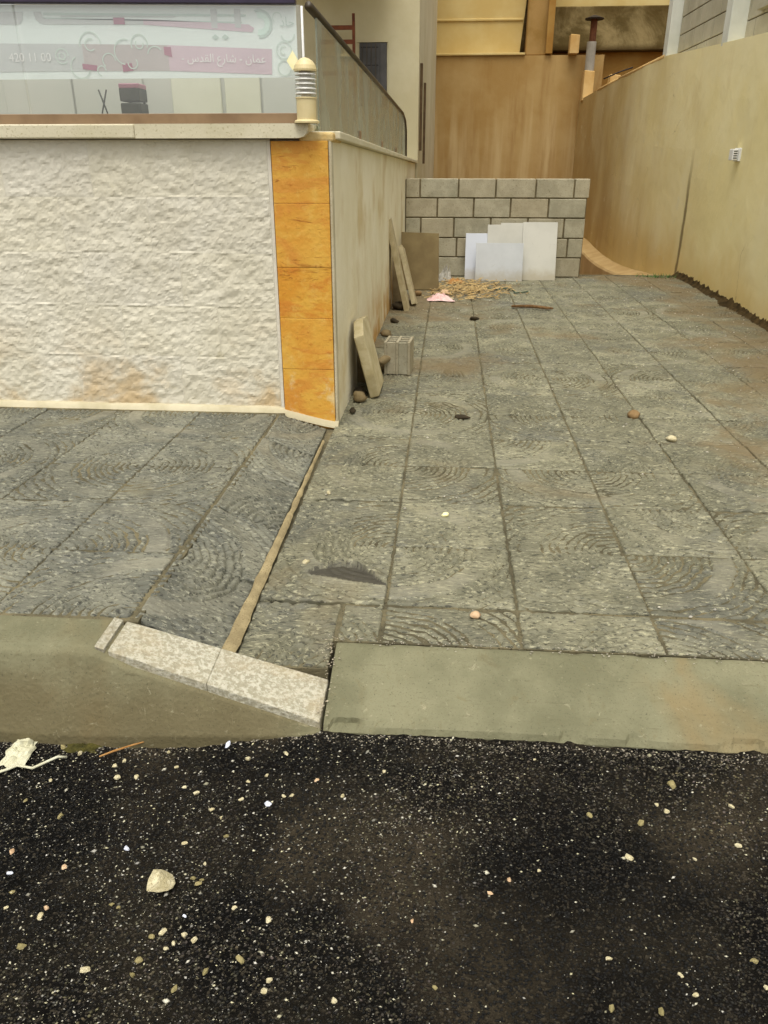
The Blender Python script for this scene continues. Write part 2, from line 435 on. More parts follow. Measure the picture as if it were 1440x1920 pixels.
M['sheet_cream'] = sheet_mat('cream_white_sheet', lin(184, 182, 172), lin(192, 190, 180))
M['sheet_blue'] = sheet_mat('bluish_white_sheet', lin(184, 188, 196), lin(190, 194, 202))
M['lamp_cream'] = simple('lamp_cream', lin(206, 188, 138), lin(214, 198, 152), 8, 0.45, 0.03, 60, spec=0.5)
M['lamp_inner'] = simple('lamp_reflector', lin(226, 226, 222), lin(234, 234, 230), 8, 0.35, 0, 60, spec=0.5)
M['lamp_ring'] = simple('lamp_louvre', lin(206, 204, 196), lin(216, 214, 208), 8, 0.3, 0, 60, spec=0.6)
M['box_white'] = simple('white_plastic', lin(222, 222, 218), lin(230, 230, 226), 8, 0.4, 0, 60, spec=0.5)
M['pale_yellow'] = simple('pale_yellow_surface', lin(246, 238, 170), lin(250, 244, 200), 12, 0.5, 0, 60)
M['soil'] = simple('dark_soil', lin(52, 42, 24), lin(84, 68, 42), 14, 1.0, 0.8, 50, spec=0.1)
M['straw'] = simple('straw', lin(156, 130, 84), lin(190, 166, 118), 30, 0.9, 0, 50)
M['pink'] = simple('pink_plastic', lin(214, 172, 168), lin(226, 196, 190), 20, 0.5, 0, 50)
M['grey_bag'] = simple('grey_plastic', lin(150, 146, 134), lin(172, 168, 158), 20, 0.6, 0.1, 50)
M['green_cord'] = simple('green_cord', lin(62, 78, 62), lin(80, 96, 78), 20, 0.7, 0, 50)
M['weed'] = simple('weed_green', lin(62, 92, 44), lin(92, 118, 62), 20, 0.8, 0, 50)
M['moss'] = simple('moss', lin(50, 48, 16), lin(78, 72, 30), 40, 1.0, 0.6, 90)
M['stick'] = simple('brown_stick', lin(92, 66, 38), lin(122, 92, 58), 30, 0.9, 0.3, 90)
M['twig'] = simple('pale_twig', lin(150, 106, 56), lin(170, 128, 76), 30, 0.9, 0.2, 90)
M['pebble'] = simple('pale_pebble', lin(180, 168, 130), lin(206, 196, 162), 60, 0.85, 0.5, 160, speck=lin(150, 136, 98))
M['pebble_blue'] = simple('bluish_pebble', lin(200, 204, 216), lin(216, 220, 230), 30, 0.7, 0.3, 120)
M['pebble_rust'] = simple('rusty_pebble', lin(186, 152, 116), lin(206, 178, 144), 30, 0.8, 0.3, 120)
M['pebble_dim'] = simple('dusty_pebble', lin(128, 118, 78), lin(150, 138, 96), 30, 0.9, 0.3, 120)
M['scrap'] = simple('white_scrap', lin(190, 186, 156), lin(206, 204, 180), 20, 0.6, 0.2, 60)
M['dark_chip'] = simple('dark_chip', lin(48, 40, 26), lin(66, 56, 38), 20, 0.9, 0.2, 60)
M['brick_chip'] = simple('brown_chunk', lin(122, 96, 62), lin(140, 114, 78), 20, 0.9, 0.4, 60)
M['terrace'] = simple('terrace_floor', lin(150, 146, 132), lin(166, 162, 148), 3, 0.8, 0.1, 30)
M['pit'] = simple('brown_earth', lin(104, 72, 34), lin(126, 92, 50), 3, 1.0, 0.4, 20)
M['ledge'] = simple('tan_ledge', lin(172, 142, 92), lin(188, 160, 112), 3, 0.9, 0.3, 30)
M['pipe_grey'] = simple('grey_pipe', lin(136, 130, 118), lin(150, 144, 132), 6, 0.6, 0.05, 30)
M['pipe_rust'] = simple('rusty_pipe', lin(76, 40, 20), lin(96, 56, 30), 8, 0.8, 0.2, 30)
M['cap_black'] = simple('sooty_metal', lin(34, 26, 20), lin(46, 36, 28), 8, 0.7, 0.1, 30)
M['tan_stub'] = simple('tan_plaster', lin(190, 152, 92), lin(204, 172, 116), 3, 0.9, 0.2, 30)
# banner print colours, washed pale to imitate sky glare on the glass
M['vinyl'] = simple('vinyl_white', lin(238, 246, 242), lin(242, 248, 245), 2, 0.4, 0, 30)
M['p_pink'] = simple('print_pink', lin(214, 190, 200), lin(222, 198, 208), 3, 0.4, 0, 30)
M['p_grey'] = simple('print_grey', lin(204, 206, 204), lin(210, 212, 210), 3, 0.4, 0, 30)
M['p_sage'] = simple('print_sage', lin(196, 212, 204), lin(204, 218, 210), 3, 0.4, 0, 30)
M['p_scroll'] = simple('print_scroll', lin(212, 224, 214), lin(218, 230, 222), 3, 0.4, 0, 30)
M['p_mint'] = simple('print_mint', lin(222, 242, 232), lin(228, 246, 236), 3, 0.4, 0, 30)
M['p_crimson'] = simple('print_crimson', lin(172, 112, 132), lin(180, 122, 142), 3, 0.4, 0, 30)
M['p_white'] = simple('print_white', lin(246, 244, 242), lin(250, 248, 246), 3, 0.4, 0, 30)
M['cabinet'] = simple('pale_cabinet', lin(206, 206, 184), lin(216, 216, 196), 2, 0.6, 0.03, 30)
M['cabinet_grey'] = simple('grey_cabinet', lin(186, 188, 178), lin(196, 196, 186), 2, 0.6, 0.03, 30)
M['dark_pot'] = simple('dark_stand', lin(52, 54, 42), lin(70, 70, 56), 6, 0.6, 0.1, 30)

def glass_mat(name, tint, refl):
    m = bpy.data.materials.new(name); m.use_nodes = True
    n, l = m.node_tree.nodes, m.node_tree.links
    n.remove(n['Principled BSDF'])
    t = n.new('ShaderNodeBsdfTransparent'); t.inputs[0].default_value = tint
    gl = n.new('ShaderNodeBsdfGlossy'); gl.inputs['Roughness'].default_value = 0.06
    lw = n.new('ShaderNodeLayerWeight'); lw.inputs['Blend'].default_value = 0.5
    pw = n.new('ShaderNodeMath'); pw.operation = 'POWER'; pw.inputs[1].default_value = 4.0
    l.new(lw.outputs['Facing'], pw.inputs[0])
    fr = n.new('ShaderNodeMapRange'); fr.inputs['To Min'].default_value = refl; fr.inputs['To Max'].default_value = 0.8
    l.new(pw.outputs[0], fr.inputs['Value'])
    mx = n.new('ShaderNodeMixShader')
    l.new(fr.outputs[0], mx.inputs[0]); l.new(t.outputs[0], mx.inputs[1]); l.new(gl.outputs[0], mx.inputs[2])
    l.new(mx.outputs[0], n['Material Output'].inputs['Surface'])
    return m
M['glass'] = glass_mat('clear_glass', (0.975, 0.985, 0.98, 1), 0.11)
def reflection_haze_glass():
    m = glass_mat('greenish_glass_reflection_haze', (0.86, 0.89, 0.84, 1), 0.06)
    n, l = m.node_tree.nodes, m.node_tree.links
    d = n.new('ShaderNodeBsdfDiffuse'); d.inputs[0].default_value = lin(172, 178, 164)  # grey-green haze painted in for cloudy reflections on the glass
    ns = n.new('ShaderNodeTexNoise'); ns.inputs['Scale'].default_value = 3.0; ns.inputs['Detail'].default_value = 5
    ge = n.new('ShaderNodeNewGeometry'); l.new(ge.outputs['Position'], ns.inputs['Vector'])
    mr = n.new('ShaderNodeMapRange'); mr.inputs['From Min'].default_value = .35; mr.inputs['From Max'].default_value = .65
    mr.inputs['To Min'].default_value = .18; mr.inputs['To Max'].default_value = .55
    l.new(ns.outputs['Fac'], mr.inputs['Value'])
    mx = n.new('ShaderNodeMixShader'); out = n['Material Output']
    src = out.inputs['Surface'].links[0].from_socket
    l.new(mr.outputs[0], mx.inputs[0]); l.new(src, mx.inputs[1]); l.new(d.outputs[0], mx.inputs[2]); l.new(mx.outputs[0], out.inputs['Surface'])
    return m
M['glass_side'] = reflection_haze_glass()

# stones with their own colour each
def stone_stuff_mat():
    m = bpy.data.materials.new('loose_stone'); m.use_nodes = True
    n, l = m.node_tree.nodes, m.node_tree.links
    a = n.new('ShaderNodeAttribute'); a.attribute_name = 'stone'
    b = n['Principled BSDF']; b.inputs['Roughness'].default_value = 0.75
    b.inputs['Specular IOR Level'].default_value = 0.3
    l.new(a.outputs['Color'], b.inputs['Base Color'])
    return m
M['stones'] = stone_stuff_mat()

# ================================================================= SETTING
def sheet(name, x0, x1, y0, y1, z, mat, kind='structure'):
    return tag(mk(name, [(x0, y0, z), (x1, y0, z), (x1, y1, z), (x0, y1, z)], [(0, 1, 2, 3)], mat), kind=kind)

sheet('terrain', -150, 150, -150, 150, -0.95, M['pit'])

# ---- road
def road_z(x, y):
    t = min(max((-0.25 - x) / 0.5, 0), 1); t = t * t * (3 - 2 * t)
    s = min(max((y + 1.0) / 2.5, 0), 1)
    return -0.09 - 0.045 * t * s
def road_h(x, y):
    return road_z(x, y) + 0.0042 * fbm(x * 42, y * 42, 0.3, 3) + 0.007 * fbm(x * 6, y * 6, 4.1, 3)
xs = list(np.arange(-12, -1.5, 1.5)) + list(np.arange(-1.4, 1.25, 0.0085)) + list(np.arange(1.5, 12.5, 1.5))
ys = list(np.arange(-9, 0.6, 1.2)) + list(np.arange(0.78, 1.72, 0.0085))
V = []
for y in ys:
    for x in xs:
        z = road_z(x, y)
        if -1.45 < x < 1.3 and y > 0.7:
            z = road_h(x, y)
        V.append((x, y, z))
nx = len(xs)
Fc = [(j * nx + i, j * nx + i + 1, (j + 1) * nx + i + 1, (j + 1) * nx + i) for j in range(len(ys) - 1) for i in range(nx - 1)]
tag(mk('road', V, Fc, M['asphalt'], smooth=True), kind='structure')

# ---- ripple tiles
TS, TP, RP = 0.4055, 0.413, 0.41       # tile size, column pitch, row pitch
def tile_height(u, v, seed, x=0.0, y=0.0):
    """u, v in metres from the ring centre corner; concentric wavy ridges, smooth outer band"""
    r = math.hypot(u, v); a = math.atan2(v, u)
    w = r + 0.016 * fbm(u * 7 + seed * 3.1, v * 7, seed, 2) + 0.006 * fbm(u * 24, v * 24 + seed, 2.2, 2)
    if r < 0.30:
        k = 0.0105 + 0.006 * fbm(u * 9, v * 9, seed + 5, 2)
        h = -k * (0.5 + 0.5 * math.sin(2 * math.pi * w / 0.0285)) ** 3
    elif r < 0.365:
        h = -0.0005
    else:
        h = -0.008 * (0.5 + 0.5 * math.sin(2 * math.pi * (w * 0.9 + 0.02 * a) / 0.033)) ** 3
    h *= (1.2, 0.6, 1.0, 1.1)[int(seed * 10) % 4]
    h += (0.0046 if not 0.30 < r < 0.365 else 0.0016) * fbm(x * 20 + seed, y * 62, seed + 3, 3)
    h += (0.0032 if not 0.30 < r < 0.365 else 0.001) * fbm(u * 48, v * 80, seed + 9, 3) + 0.003 * fbm(u * 8, v * 8, seed + 2, 2)
    return h

def tile_mesh(name, seed, mat, w=TS, d=TS, rot=0, res=0.0050, crack=False):
    """tile centred on its own origin in x/y, top near z = 0; rot chooses the corner of the ring centre"""
    nu, nv = max(4, int(w / res)), max(4, int(d / res))
    V, Fc = [], []
    for j in range(nv + 1):
        for i in range(nu + 1):
            x, y = (i / nu - 0.5) * w, (j / nv - 0.5) * d
            cx, cy = [(TS / 2, TS / 2), (-TS / 2, TS / 2), (-TS / 2, -TS / 2), (TS / 2, -TS / 2)][rot]
            h = tile_height(abs(x - cx) + 0.004, abs(y - cy) + 0.004, seed, x, y)
            if crack:          # snapped across: the far piece has lifted, the near piece has sunk
                wx_, wy_ = x - 0.3665, y + 2.317
                t_ = min(max((wx_ + 0.46) / 0.305, 0), 1)
                lo = 2.215 + (-0.155 - wx_) * 0.22
                hi = lo + 0.105 * math.sin(math.pi * t_) + 0.006 * fbm(x * 20, 1, 1, 2)
                if t_ > 0 and t_ < 1:
                    if wy_ > hi: h += 0.026 * math.exp(-(wy_ - hi) / 0.05) * math.sin(math.pi * t_)
                    elif wy_ > lo: h = h * .25 - 0.004
                    else: h += 0.006 * math.exp(-(lo - wy_) / 0.02)
            e = min(i, nu - i, j, nv - j)
            if e == 0:
                h -= 0.005
                x -= math.copysign(max(0, 0.006 * fbm(y * 16, seed, x * 9, 3)), x) if i in (0, nu) else 0
                y -= math.copysign(max(0, 0.006 * fbm(x * 16, seed + 4, y * 9, 3)), y) if j in (0, nv) else 0
            V.append((x, y, h))
    W = nu + 1
    for j in range(nv):
        for i in range(nu):
            Fc.append((j * W + i, j * W + i + 1, (j + 1) * W + i + 1, (j + 1) * W + i))
    ring = [i for i in range(W)] + [j * W + nu for j in range(1, nv + 1)] + [nv * W + i for i in range(nu - 1, -1, -1)] + [j * W for j in range(nv - 1, 0, -1)]
    b0 = len(V)
    for k in ring: V.append((V[k][0], V[k][1], -0.035))
    n = len(ring)
    for k in range(n):
        Fc.append((ring[k], b0 + k, b0 + (k + 1) % n, ring[(k + 1) % n]))
    me = bpy.data.meshes.new(name)
    me.from_pydata(V, [], Fc); me.materials.append(mat)
    me.polygons.foreach_set("use_smooth", [True] * (nu * nv) + [False] * n)
    at = me.attributes.new('band', 'FLOAT', 'POINT')
    cx, cy = [(TS / 2, TS / 2), (-TS / 2, TS / 2), (-TS / 2, -TS / 2), (TS / 2, -TS / 2)][rot]
    at.data.foreach_set('value', [1.0 if 0.295 < math.hypot(q[0] - cx, q[1] - cy) + .008 * fbm(q[0] * 9, q[1] * 9, seed, 2) < 0.37 else 0.0 for q in V])
    me.update()
    return me

def put(me, name, parent, loc, rot=(0, 0, 0)):
    o = bpy.data.objects.new(name, me); col.objects.link(o)
    o.parent = parent; o.location = loc; o.rotation_euler = rot
    return o

GZ = -0.0065
dp = [(-0.62, 1.782), (-0.30, 1.782), (-0.30, 1.904), (2.95, 1.904), (2.95, 10.05), (-0.62, 10.05)]
drive = tag(mk('driveway', [(x, y, GZ if y > 1.8 else -0.02) for x, y in dp] + [(x, y, -1.0) for x, y in dp],
              [tuple(range(6)), tuple(range(6, 12))[::-1]] + [(k, k + 6, (k + 1) % 6 + 6, (k + 1) % 6) for k in range(6)], M['grout']), kind='structure')
NV = 4
lib = {(s, r): tile_mesh('tile', s * 1.7 + 0.3, M['tile'], w=.4075, d=.4015, rot=r) for s in range(NV) for r in range(4)}
X0, Y0 = -0.573, 2.112
for cx in range(8):
    for ry in range(19):
        r = {(0, 0): 0, (1, 0): 1, (1, 1): 2, (0, 1): 3}[(cx % 2, ry % 2)]
        # ring centres sit on joints X0+TP*(1+2k), Y0+RP*(3+2k): rows pair up as (odd below, even above)
        r = {(0, 0): 0, (1, 0): 1, (1, 1): 2, (0, 1): 3}[(cx % 2, (ry) % 2)]
        if rnd.random() < 0.14: r = rnd.randrange(4)
        dz, t1, t2 = rnd.uniform(-0.003, 0.003), rnd.uniform(-.006, .006), rnd.uniform(-.006, .006)
        if (cx, ry) == (0, 0): dz, t1, t2 = 0.004, 0.0, 0.0
        put(tile_mesh('tile', 3.4, M['tile'], rot=0, res=.004, crack=True) if (cx, ry) == (0, 0) else lib[(rnd.randrange(NV), r)], 'tile', drive,
            (X0 + TP * (cx + 0.5) + rnd.uniform(-.002, .002), Y0 + RP * (ry + 0.5) + rnd.uniform(-.002, .002), dz), (t1, t2, rnd.uniform(-.006, .006)))
for cx in range(8):                   # cut row against the kerb
    y0 = 1.788 if cx == 0 else 1.908
    y1 = Y0 - 0.010
    if cx == 0:
        put(tile_mesh('tile', 5.2, M['tile'], 0.27, y1 - y0, 3), 'tile', drive, (-0.573 + 0.137, (y0 + y1) / 2, -0.006), (0.04, 0, 0))
        put(tile_mesh('tile', 6.2, M['tile'], 0.122, y1 - 1.908, 2), 'tile', drive, (-0.573 + 0.345, (1.908 + y1) / 2, 0), (0, 0, 0))
    else:
        put(tile_mesh('tile', cx + 8.1, M['tile'], TS, y1 - y0, 3 - cx % 2), 'tile', drive, (X0 + TP * (cx + 0.5), (y0 + y1) / 2, rnd.uniform(-.002, .002)))

# ---- raised pavement on the left
def pave_z(y): return 0.12 - 0.045 * (y - 1.78) / 2.1
pave = tag(mk('pavement', [(-6, 1.779, pave_z(1.78) - .007), (-0.83, 1.779, pave_z(1.78) - .007), (-0.83, 4.1, pave_z(4.1) - .007), (-6, 4.1, pave_z(4.1) - .007),
                           (-6, 1.779, -1), (-0.83, 1.779, -1), (-0.83, 4.1, -1), (-6, 4.1, -1)],
              [(0, 1, 2, 3), (4, 7, 6, 5), (0, 4, 5, 1), (1, 5, 6, 2), (2, 6, 7, 3), (3, 7, 4, 0)], M['grout']), kind='structure')
lib2 = {(s, r): tile_mesh('tile', s * 2.3 + 20.3, M['tile_left'], w=.4085, d=.4025, rot=r) for s in range(2) for r in range(4)}
tilt = -math.atan(0.045 / 2.1)
for cx in range(7):
    for ry in range(5):
        r = {(0, 0): 1, (1, 0): 0, (1, 1): 3, (0, 1): 2}[(cx % 2, ry % 2)]
        if rnd.random() < 0.12: r = rnd.randrange(4)
        y = 1.995 + RP * (ry + 0.0)
        put(lib2[(rnd.randrange(2), r)], 'tile', pave, (-0.858 - TP * (cx + 0.5), y, pave_z(y) + rnd.uniform(-.002, .002)),
            (tilt + rnd.uniform(-.005, .005), rnd.uniform(-.005, .005), rnd.uniform(-.005, .005)))
# ---- sloping flare between pavement and driveway
fl = tag(mk('pavement_ramp', [(-0.85, 1.78, .095), (-0.58, 1.78, -.03), (-0.58, 3.97, -.03), (-0.85, 3.97, .05),
                              (-0.85, 1.78, -1), (-0.58, 1.78, -1), (-0.58, 3.97, -1), (-0.85, 3.97, -1)],
            [(0, 1, 2, 3), (4, 7, 6, 5), (0, 4, 5, 1), (1, 5, 6, 2), (2, 6, 7, 3), (3, 7, 4, 0)], M['grout']), kind='structure')
for ry in range(5):
    ya, yb = 1.795 + RP * ry, 1.795 + RP * (ry + 1) - 0.008
    yb = min(yb, 3.9)
    if yb - ya < 0.1: continue
    yc = (ya + yb) / 2
    zl, zr = pave_z(yc), 0.002
    me = tile_mesh('tile', 31 + ry, M['tile_left'], 0.243 / math.cos(math.atan2(zl - zr, .25)), yb - ya, (1 + ry) % 4)
    put(me, 'tile', fl, (-0.7235, yc, (zl + zr) / 2 + 0.002), (tilt * 0.5, math.atan2(zl - zr, 0.25), 0))
# sand-coloured joint along the foot of the flare
V, Fc = [], []
n = 60
for i in range(n + 1):
    y = 1.79 + (3.62 - 1.79) * i / n
    w = 0.005 + 0.015 * (1 - i / n) ** 1.4 + 0.004 * fbm(y * 11, 0, 0, 3) + .002 * fbm(y * 70, 0, 5, 2)
    for k, s in enumerate((-1, -0.4, 0.4, 1)):
        V.append((-0.587 + s * w + 0.003 * fbm(y * 12, s, 1, 2), y, 0.004 + (0.010 if k in (1, 2) else 0.0) + 0.002 * fbm(y * 30, s * 3, 2, 2) + (0.012 if k == 0 else 0)))
for i in range(n):
    for k in range(3):
        a = i * 4 + k; Fc.append((a, a + 1, a + 5, a + 4))
tag(mk('mortar_joint', V, Fc, M['sand'], smooth=True), kind='structure')

# ================================================================= KERBS
def kerb_prism(name, stations, mat, label, parent=None):
    """stations: (x, profile [(y, z)...]) ends included"""
    V, Fc = [], []
    m = len(stations[0][1])
    for x, pr in stations:
        for (y, z) in pr: V.append((x, y, z))
    for i in range(len(stations) - 1):
        for k in range(m):
            Fc.append((i * m + k, i * m + (k + 1) % m, (i + 1) * m + (k + 1) % m, (i + 1) * m + k))
    Fc.append(tuple(range(m))); Fc.append(tuple((len(stations) - 1) * m + k for k in range(m))[::-1])
    return orient(mk(name, V, Fc, mat, parent))

def tall_prof(x):
    return [(1.535, -0.30), (1.548, -0.10), (1.632, 0.098), (1.650, 0.117), (1.775, 0.120), (1.775, -0.30)]
def low_prof(t):   # t 0..1 from tall end to driveway end; under the white stone
    a = tall_prof(0); b = [(1.575, -0.30), (1.588, -0.092), (1.606, -0.072), (1.612, -0.066), (1.765, -0.052), (1.765, -0.30)]
    return [((1 - t) * p[0] + t * q[0], (1 - t) * p[1] + t * q[1]) for p, q in zip(a, b)]
def drop(pr, d): return [(y, z - (d if i in (3, 4) else d * .6 if i == 2 else 0)) for i, (y, z) in enumerate(pr)]

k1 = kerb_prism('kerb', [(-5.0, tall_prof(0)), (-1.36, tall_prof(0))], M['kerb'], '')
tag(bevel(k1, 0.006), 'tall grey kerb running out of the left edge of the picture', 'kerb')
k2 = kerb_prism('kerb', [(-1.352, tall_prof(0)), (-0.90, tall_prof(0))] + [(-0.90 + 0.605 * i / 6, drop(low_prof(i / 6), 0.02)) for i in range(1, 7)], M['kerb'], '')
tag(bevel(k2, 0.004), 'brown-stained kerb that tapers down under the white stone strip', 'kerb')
# white stone strip on the slope
def strip(name, xa, xb):
    def pt(x, back):
        t = (x + 0.90) / 0.605
        p = low_prof(max(t, 0))
        y, z = (p[4] if back else p[3])
        if back: y += 0.008
        return (x, y - (0.0 if back else 0.004), z + 0.004)
    N = 8
    V, Fc = [], []
    for i in range(N + 1):
        x = xa + (xb - xa) * i / N
        f, b = pt(x, False), pt(x, True)
        V += [f, b, (b[0], b[1], b[2] - 0.035), (f[0], f[1] + 0.0, f[2] - 0.03)]
    for i in range(N):
        for k in range(4):
            Fc.append((i * 4 + k, i * 4 + (k + 1) % 4, (i + 1) * 4 + (k + 1) % 4, (i + 1) * 4 + k))
    Fc.append((0, 1, 2, 3)); Fc.append((N * 4 + 3, N * 4 + 2, N * 4 + 1, N * 4))
    return bevel(orient(mk(name, V, Fc, M['terrazzo'])), 0.003)
tag(strip('kerb_stone', -0.862, -0.5985), 'white speckled stone strip on the higher half of the sloping kerb', 'kerb stone')
tag(strip('kerb_stone', -0.5982, -0.297), 'white speckled stone strip on the lower half of the sloping kerb, touching the driveway kerb', 'kerb stone')
s3 = strip('kerb_stone', -0.897, -0.872)
tag(s3, 'tiny white stone sliver at the top of the sloping kerb, left of the dark gap', 'kerb stone')

def dk_prof(x):
    d = 0.004 * fbm(x * 2, 0, 0, 2)
    chip = max(0.0, fbm(x * 7, 3, 1, 4) - .12) * .05
    c2 = max(0.0, fbm(x * 9, 8, 1, 4) - .15) * .04
    out = [(1.602, -0.30), (1.608 + d, -0.090), (1.616 + d + chip, -0.074 - chip * .4), (1.630 + d + chip * .5, -0.067)]
    for t in (.1, .25, .4, .55, .7, .85):
        out.append((1.63 + .25 * t, -.067 + .063 * t + .0016 * fbm(x * 5, t * 4, 4, 3)))
    return out + [(1.882, -0.005), (1.897 - c2 * .3, -0.006 - c2 * .3), (1.902, -0.014), (1.902, -0.30)]
edges = [-0.290, 1.02, 2.3, 3.2, 3.9]
labs = ['long sloping grey driveway kerb beside the white stone strip', 'sloping driveway kerb further right, past the picture edge']
for i in range(2):
    xa, xb = edges[i] + 0.002, edges[i + 1] - 0.002
    nn = int((xb - xa) / .012)
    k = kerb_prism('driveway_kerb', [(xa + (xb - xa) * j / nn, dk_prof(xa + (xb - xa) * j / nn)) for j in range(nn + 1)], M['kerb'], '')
    tag(k, labs[i], 'kerb')

# ================================================================= LEFT RETAINING WALL
FY = 3.91
wall = empty('retaining_wall', (-0.55, FY, 0), 'low retaining wall faced in rough pale limestone with an orange corner strip', 'wall')
def side_x(y): return -0.552 + 0.006 * (y - FY)
# core
V = [(-6, FY + .035, -.3), (side_x(FY) - .008, FY + .035, -.3), (side_x(12) - .008, 12, -.3), (-6, 12, -.3),
     (-6, FY + .035, 1.375), (side_x(FY) - .008, FY + .035, 1.375), (side_x(12) - .008, 12, 1.235), (-6, 12, 1.235)]
hexa('wall_core', V, M['joint'], wall)
courses = [-0.02, 0.355, 0.612, 0.868, 1.124, 1.372]
def rough_block(x0, x1, z0, z1, seed, amp=0.0046):
    st = 0.0095
    nu, nv = max(3, int((x1 - x0) / st)), max(3, int((z1 - z0) / st))
    V, Fc = [], []
    for j in range(nv + 1):
        for i in range(nu + 1):
            x, z = x0 + (x1 - x0) * i / nu, z0 + (z1 - z0) * j / nv
            e = min(x - x0, x1 - x, z - z0, z1 - z)
            k = min(e / (0.010 if min(z - z0, z1 - z) == e else .004), 1.0)
            h = fbm(x * 8, z * 10, .7, 3) * amp * .9 + fbm(x * 27, z * 33, seed * .1, 3) * amp * .95
            y = FY - 0.004 - k * max(h, -0.006) - .0016 * fbm(x * 40, z * 40, 3, 2)
            V.append((x, y, z))
    W = nu + 1
    for j in range(nv):
        for i in range(nu):
            Fc.append((j * W + i, j * W + i + 1, (j + 1) * W + i + 1, (j + 1) * W + i))
    # back box
    b = len(V)
    for (i, j) in ((0, 0), (nu, 0), (nu, nv), (0, nv)):
        x, z = x0 + (x1 - x0) * i / nu, z0 + (z1 - z0) * j / nv
        V.append((x, FY + 0.045, z))
    Fc.append((b, b + 3, b + 2, b + 1))
    bot = [i for i in range(W)]; top = [nv * W + i for i in range(W)]
    lef = [j * W for j in range(nv + 1)]; rig = [j * W + nu for j in range(nv + 1)]
    Fc.append(tuple(bot[::-1]) + (b, b + 1)); Fc.append(tuple(top) + (b + 2, b + 3))
    Fc.append(tuple(lef) + (b + 3, b)); Fc.append(tuple(rig[::-1]) + (b + 1, b + 2))
    return mk('stone_block', V, Fc, M['limestone'], wall, smooth=False)
sd = 0
for ci in range(5):
    x = -0.853
    first = [0.52, 0.30, 0.47, 0.60, 0.36][ci]
    while x > -3.2:
        w = first if first else rnd.choice([0.44, 0.5, 0.56, 0.62])
        first = None
        rough_block(x - w + 0.0002, x - 0.0002, courses[ci] + 0.0002, courses[ci + 1] - 0.0002, sd * 1.37 + 0.5); sd += 1
        x -= w
# thin pale margin between stone and orange strip
box('margin_strip', -0.852, -0.836, FY - 0.006, FY + .04, -0.02, 1.372, M['joint'], wall)
for i, (za, zb) in enumerate([(-.03, .302), (.302, .560), (.560, .806), (.806, 1.098), (1.098, 1.366)]):
    box('orange_panel', -0.832, -0.566, FY - 0.013 - 0.001 * (i % 2), FY + .04, za + 0.0007, zb - 0.0007, M['orange'], wall, bev=0.0016)
box('corner_strip', -0.564, side_x(FY) + 0.002, FY - 0.010, FY + .05, -.03, 1.372, M['skirting'], wall, bev=0.004)
# receding side, four courses of flat stone
zt = lambda y: 1.372 - 0.0172 * (y - FY)
yb = [FY + 0.052, 4.9, 6.1, 7.3, 8.5, 9.7, 10.9, 12.0]
for a, b in zip(yb[:-1], yb[1:]):
    hexa('side_panel', [(side_x(a) - .02, a + .001, -.3), (side_x(a), a + .001, -.3), (side_x(b), b - .001, -.3), (side_x(b) - .02, b - .001, -.3),
                        (side_x(a) - .02, a + .001, zt(a)), (side_x(a), a + .001, zt(a)), (side_x(b), b - .001, zt(b)), (side_x(b) - .02, b - .001, zt(b))], M['side_stone'], wall, bev=0.002)
# mortar skirting along the foot, sinking with the pavement
V, Fc = [], []
pts = [(-6, pave_z(3.9)), (-0.87, pave_z(3.9) - .002), (-0.80, .055), (-0.70, .030), (-0.62, .012), (-0.548, .0)]
fine = []
for (xa, za), (xb, zb) in zip(pts[:-1], pts[1:]):
    nn = 60 if xb - xa > 1 else 5
    for i in range(nn): fine.append((xa + (xb - xa) * i / nn, za + (zb - za) * i / nn))
fine.append(pts[-1])
for (x, z) in fine:
    j = 0.005 * fbm(x * 6, 0, 0, 3)
    V += [(x, FY - 0.036 + j, z - .01), (x, FY - 0.022 + j, z + .016), (x, FY + .012, z + .034 + j), (x, FY + .012, z - .02)]
for i in range(len(fine) - 1):
    for k in range(3):
        a = i * 4 + k; Fc.append((a, a + 4, a + 5, a + 1))
orient(mk('mortar_skirting', V, Fc, M['skirting'], wall, smooth=True))
# cap stones
def cap_piece(xa, xb, roundend=False):
    if not roundend:
        return box('cap_stone', xa, xb, FY - 0.055, FY + 0.24, 1.376, 1.436, M['cap'], wall, bev=0.006, seg=2)
    prof = [(xa, 1.376), (xb - 0.05, 1.376), (xb - 0.025, 1.382), (xb - 0.008, 1.398), (xb, 1.42), (xb, 1.434), (xb - .003, 1.436), (xa, 1.436)]
    V = [(x, FY - .055, z) for x, z in prof] + [(x, FY + .24, z) for x, z in prof]
    m = len(prof)
    Fc = [tuple(range(m)), tuple(range(m, 2 * m))[::-1]] + [(k, k + m, (k + 1) % m + m, (k + 1) % m) for k in range(m)]
    return orient(mk('cap_stone', V, Fc, M['cap'], wall))
cap_piece(-1.452, -0.645, True)
cap_piece(-2.36, -1.455); cap_piece(-3.3, -2.363)
V = []
mort = bevel(box('cap_mortar', -0.70, side_x(FY) + 0.012, FY - 0.012, FY + 0.30, 1.36, 1.402, M['cap_mortar'], wall), 0.012, 3)
yc = [FY + 0.06, 5.6, 7.4, 9.2, 10.9, 12.0]
for a, b in zip(yc[:-1], yc[1:]):
    hexa('side_cap_stone', [(side_x(a) - .22, a + .002, zt(a) + .002), (side_x(a) + .035, a + .002, zt(a) + .002), (side_x(b) + .035, b - .002, zt(b) + .002), (side_x(b) - .22, b - .002, zt(b) + .002),
                            (side_x(a) - .22, a + .002, zt(a) + .036), (side_x(a) + .035, a + .002, zt(a) + .036), (side_x(b) + .035, b - .002, zt(b) + .036), (side_x(b) - .22, b - .002, zt(b) + .036)], M['cap'], wall, bev=0.004)

# terrace floor behind the wall
tag(box('terrace_floor', -6, -0.79, FY + 0.26, 12, 1.30, 1.376, M['terrace']), kind='structure')

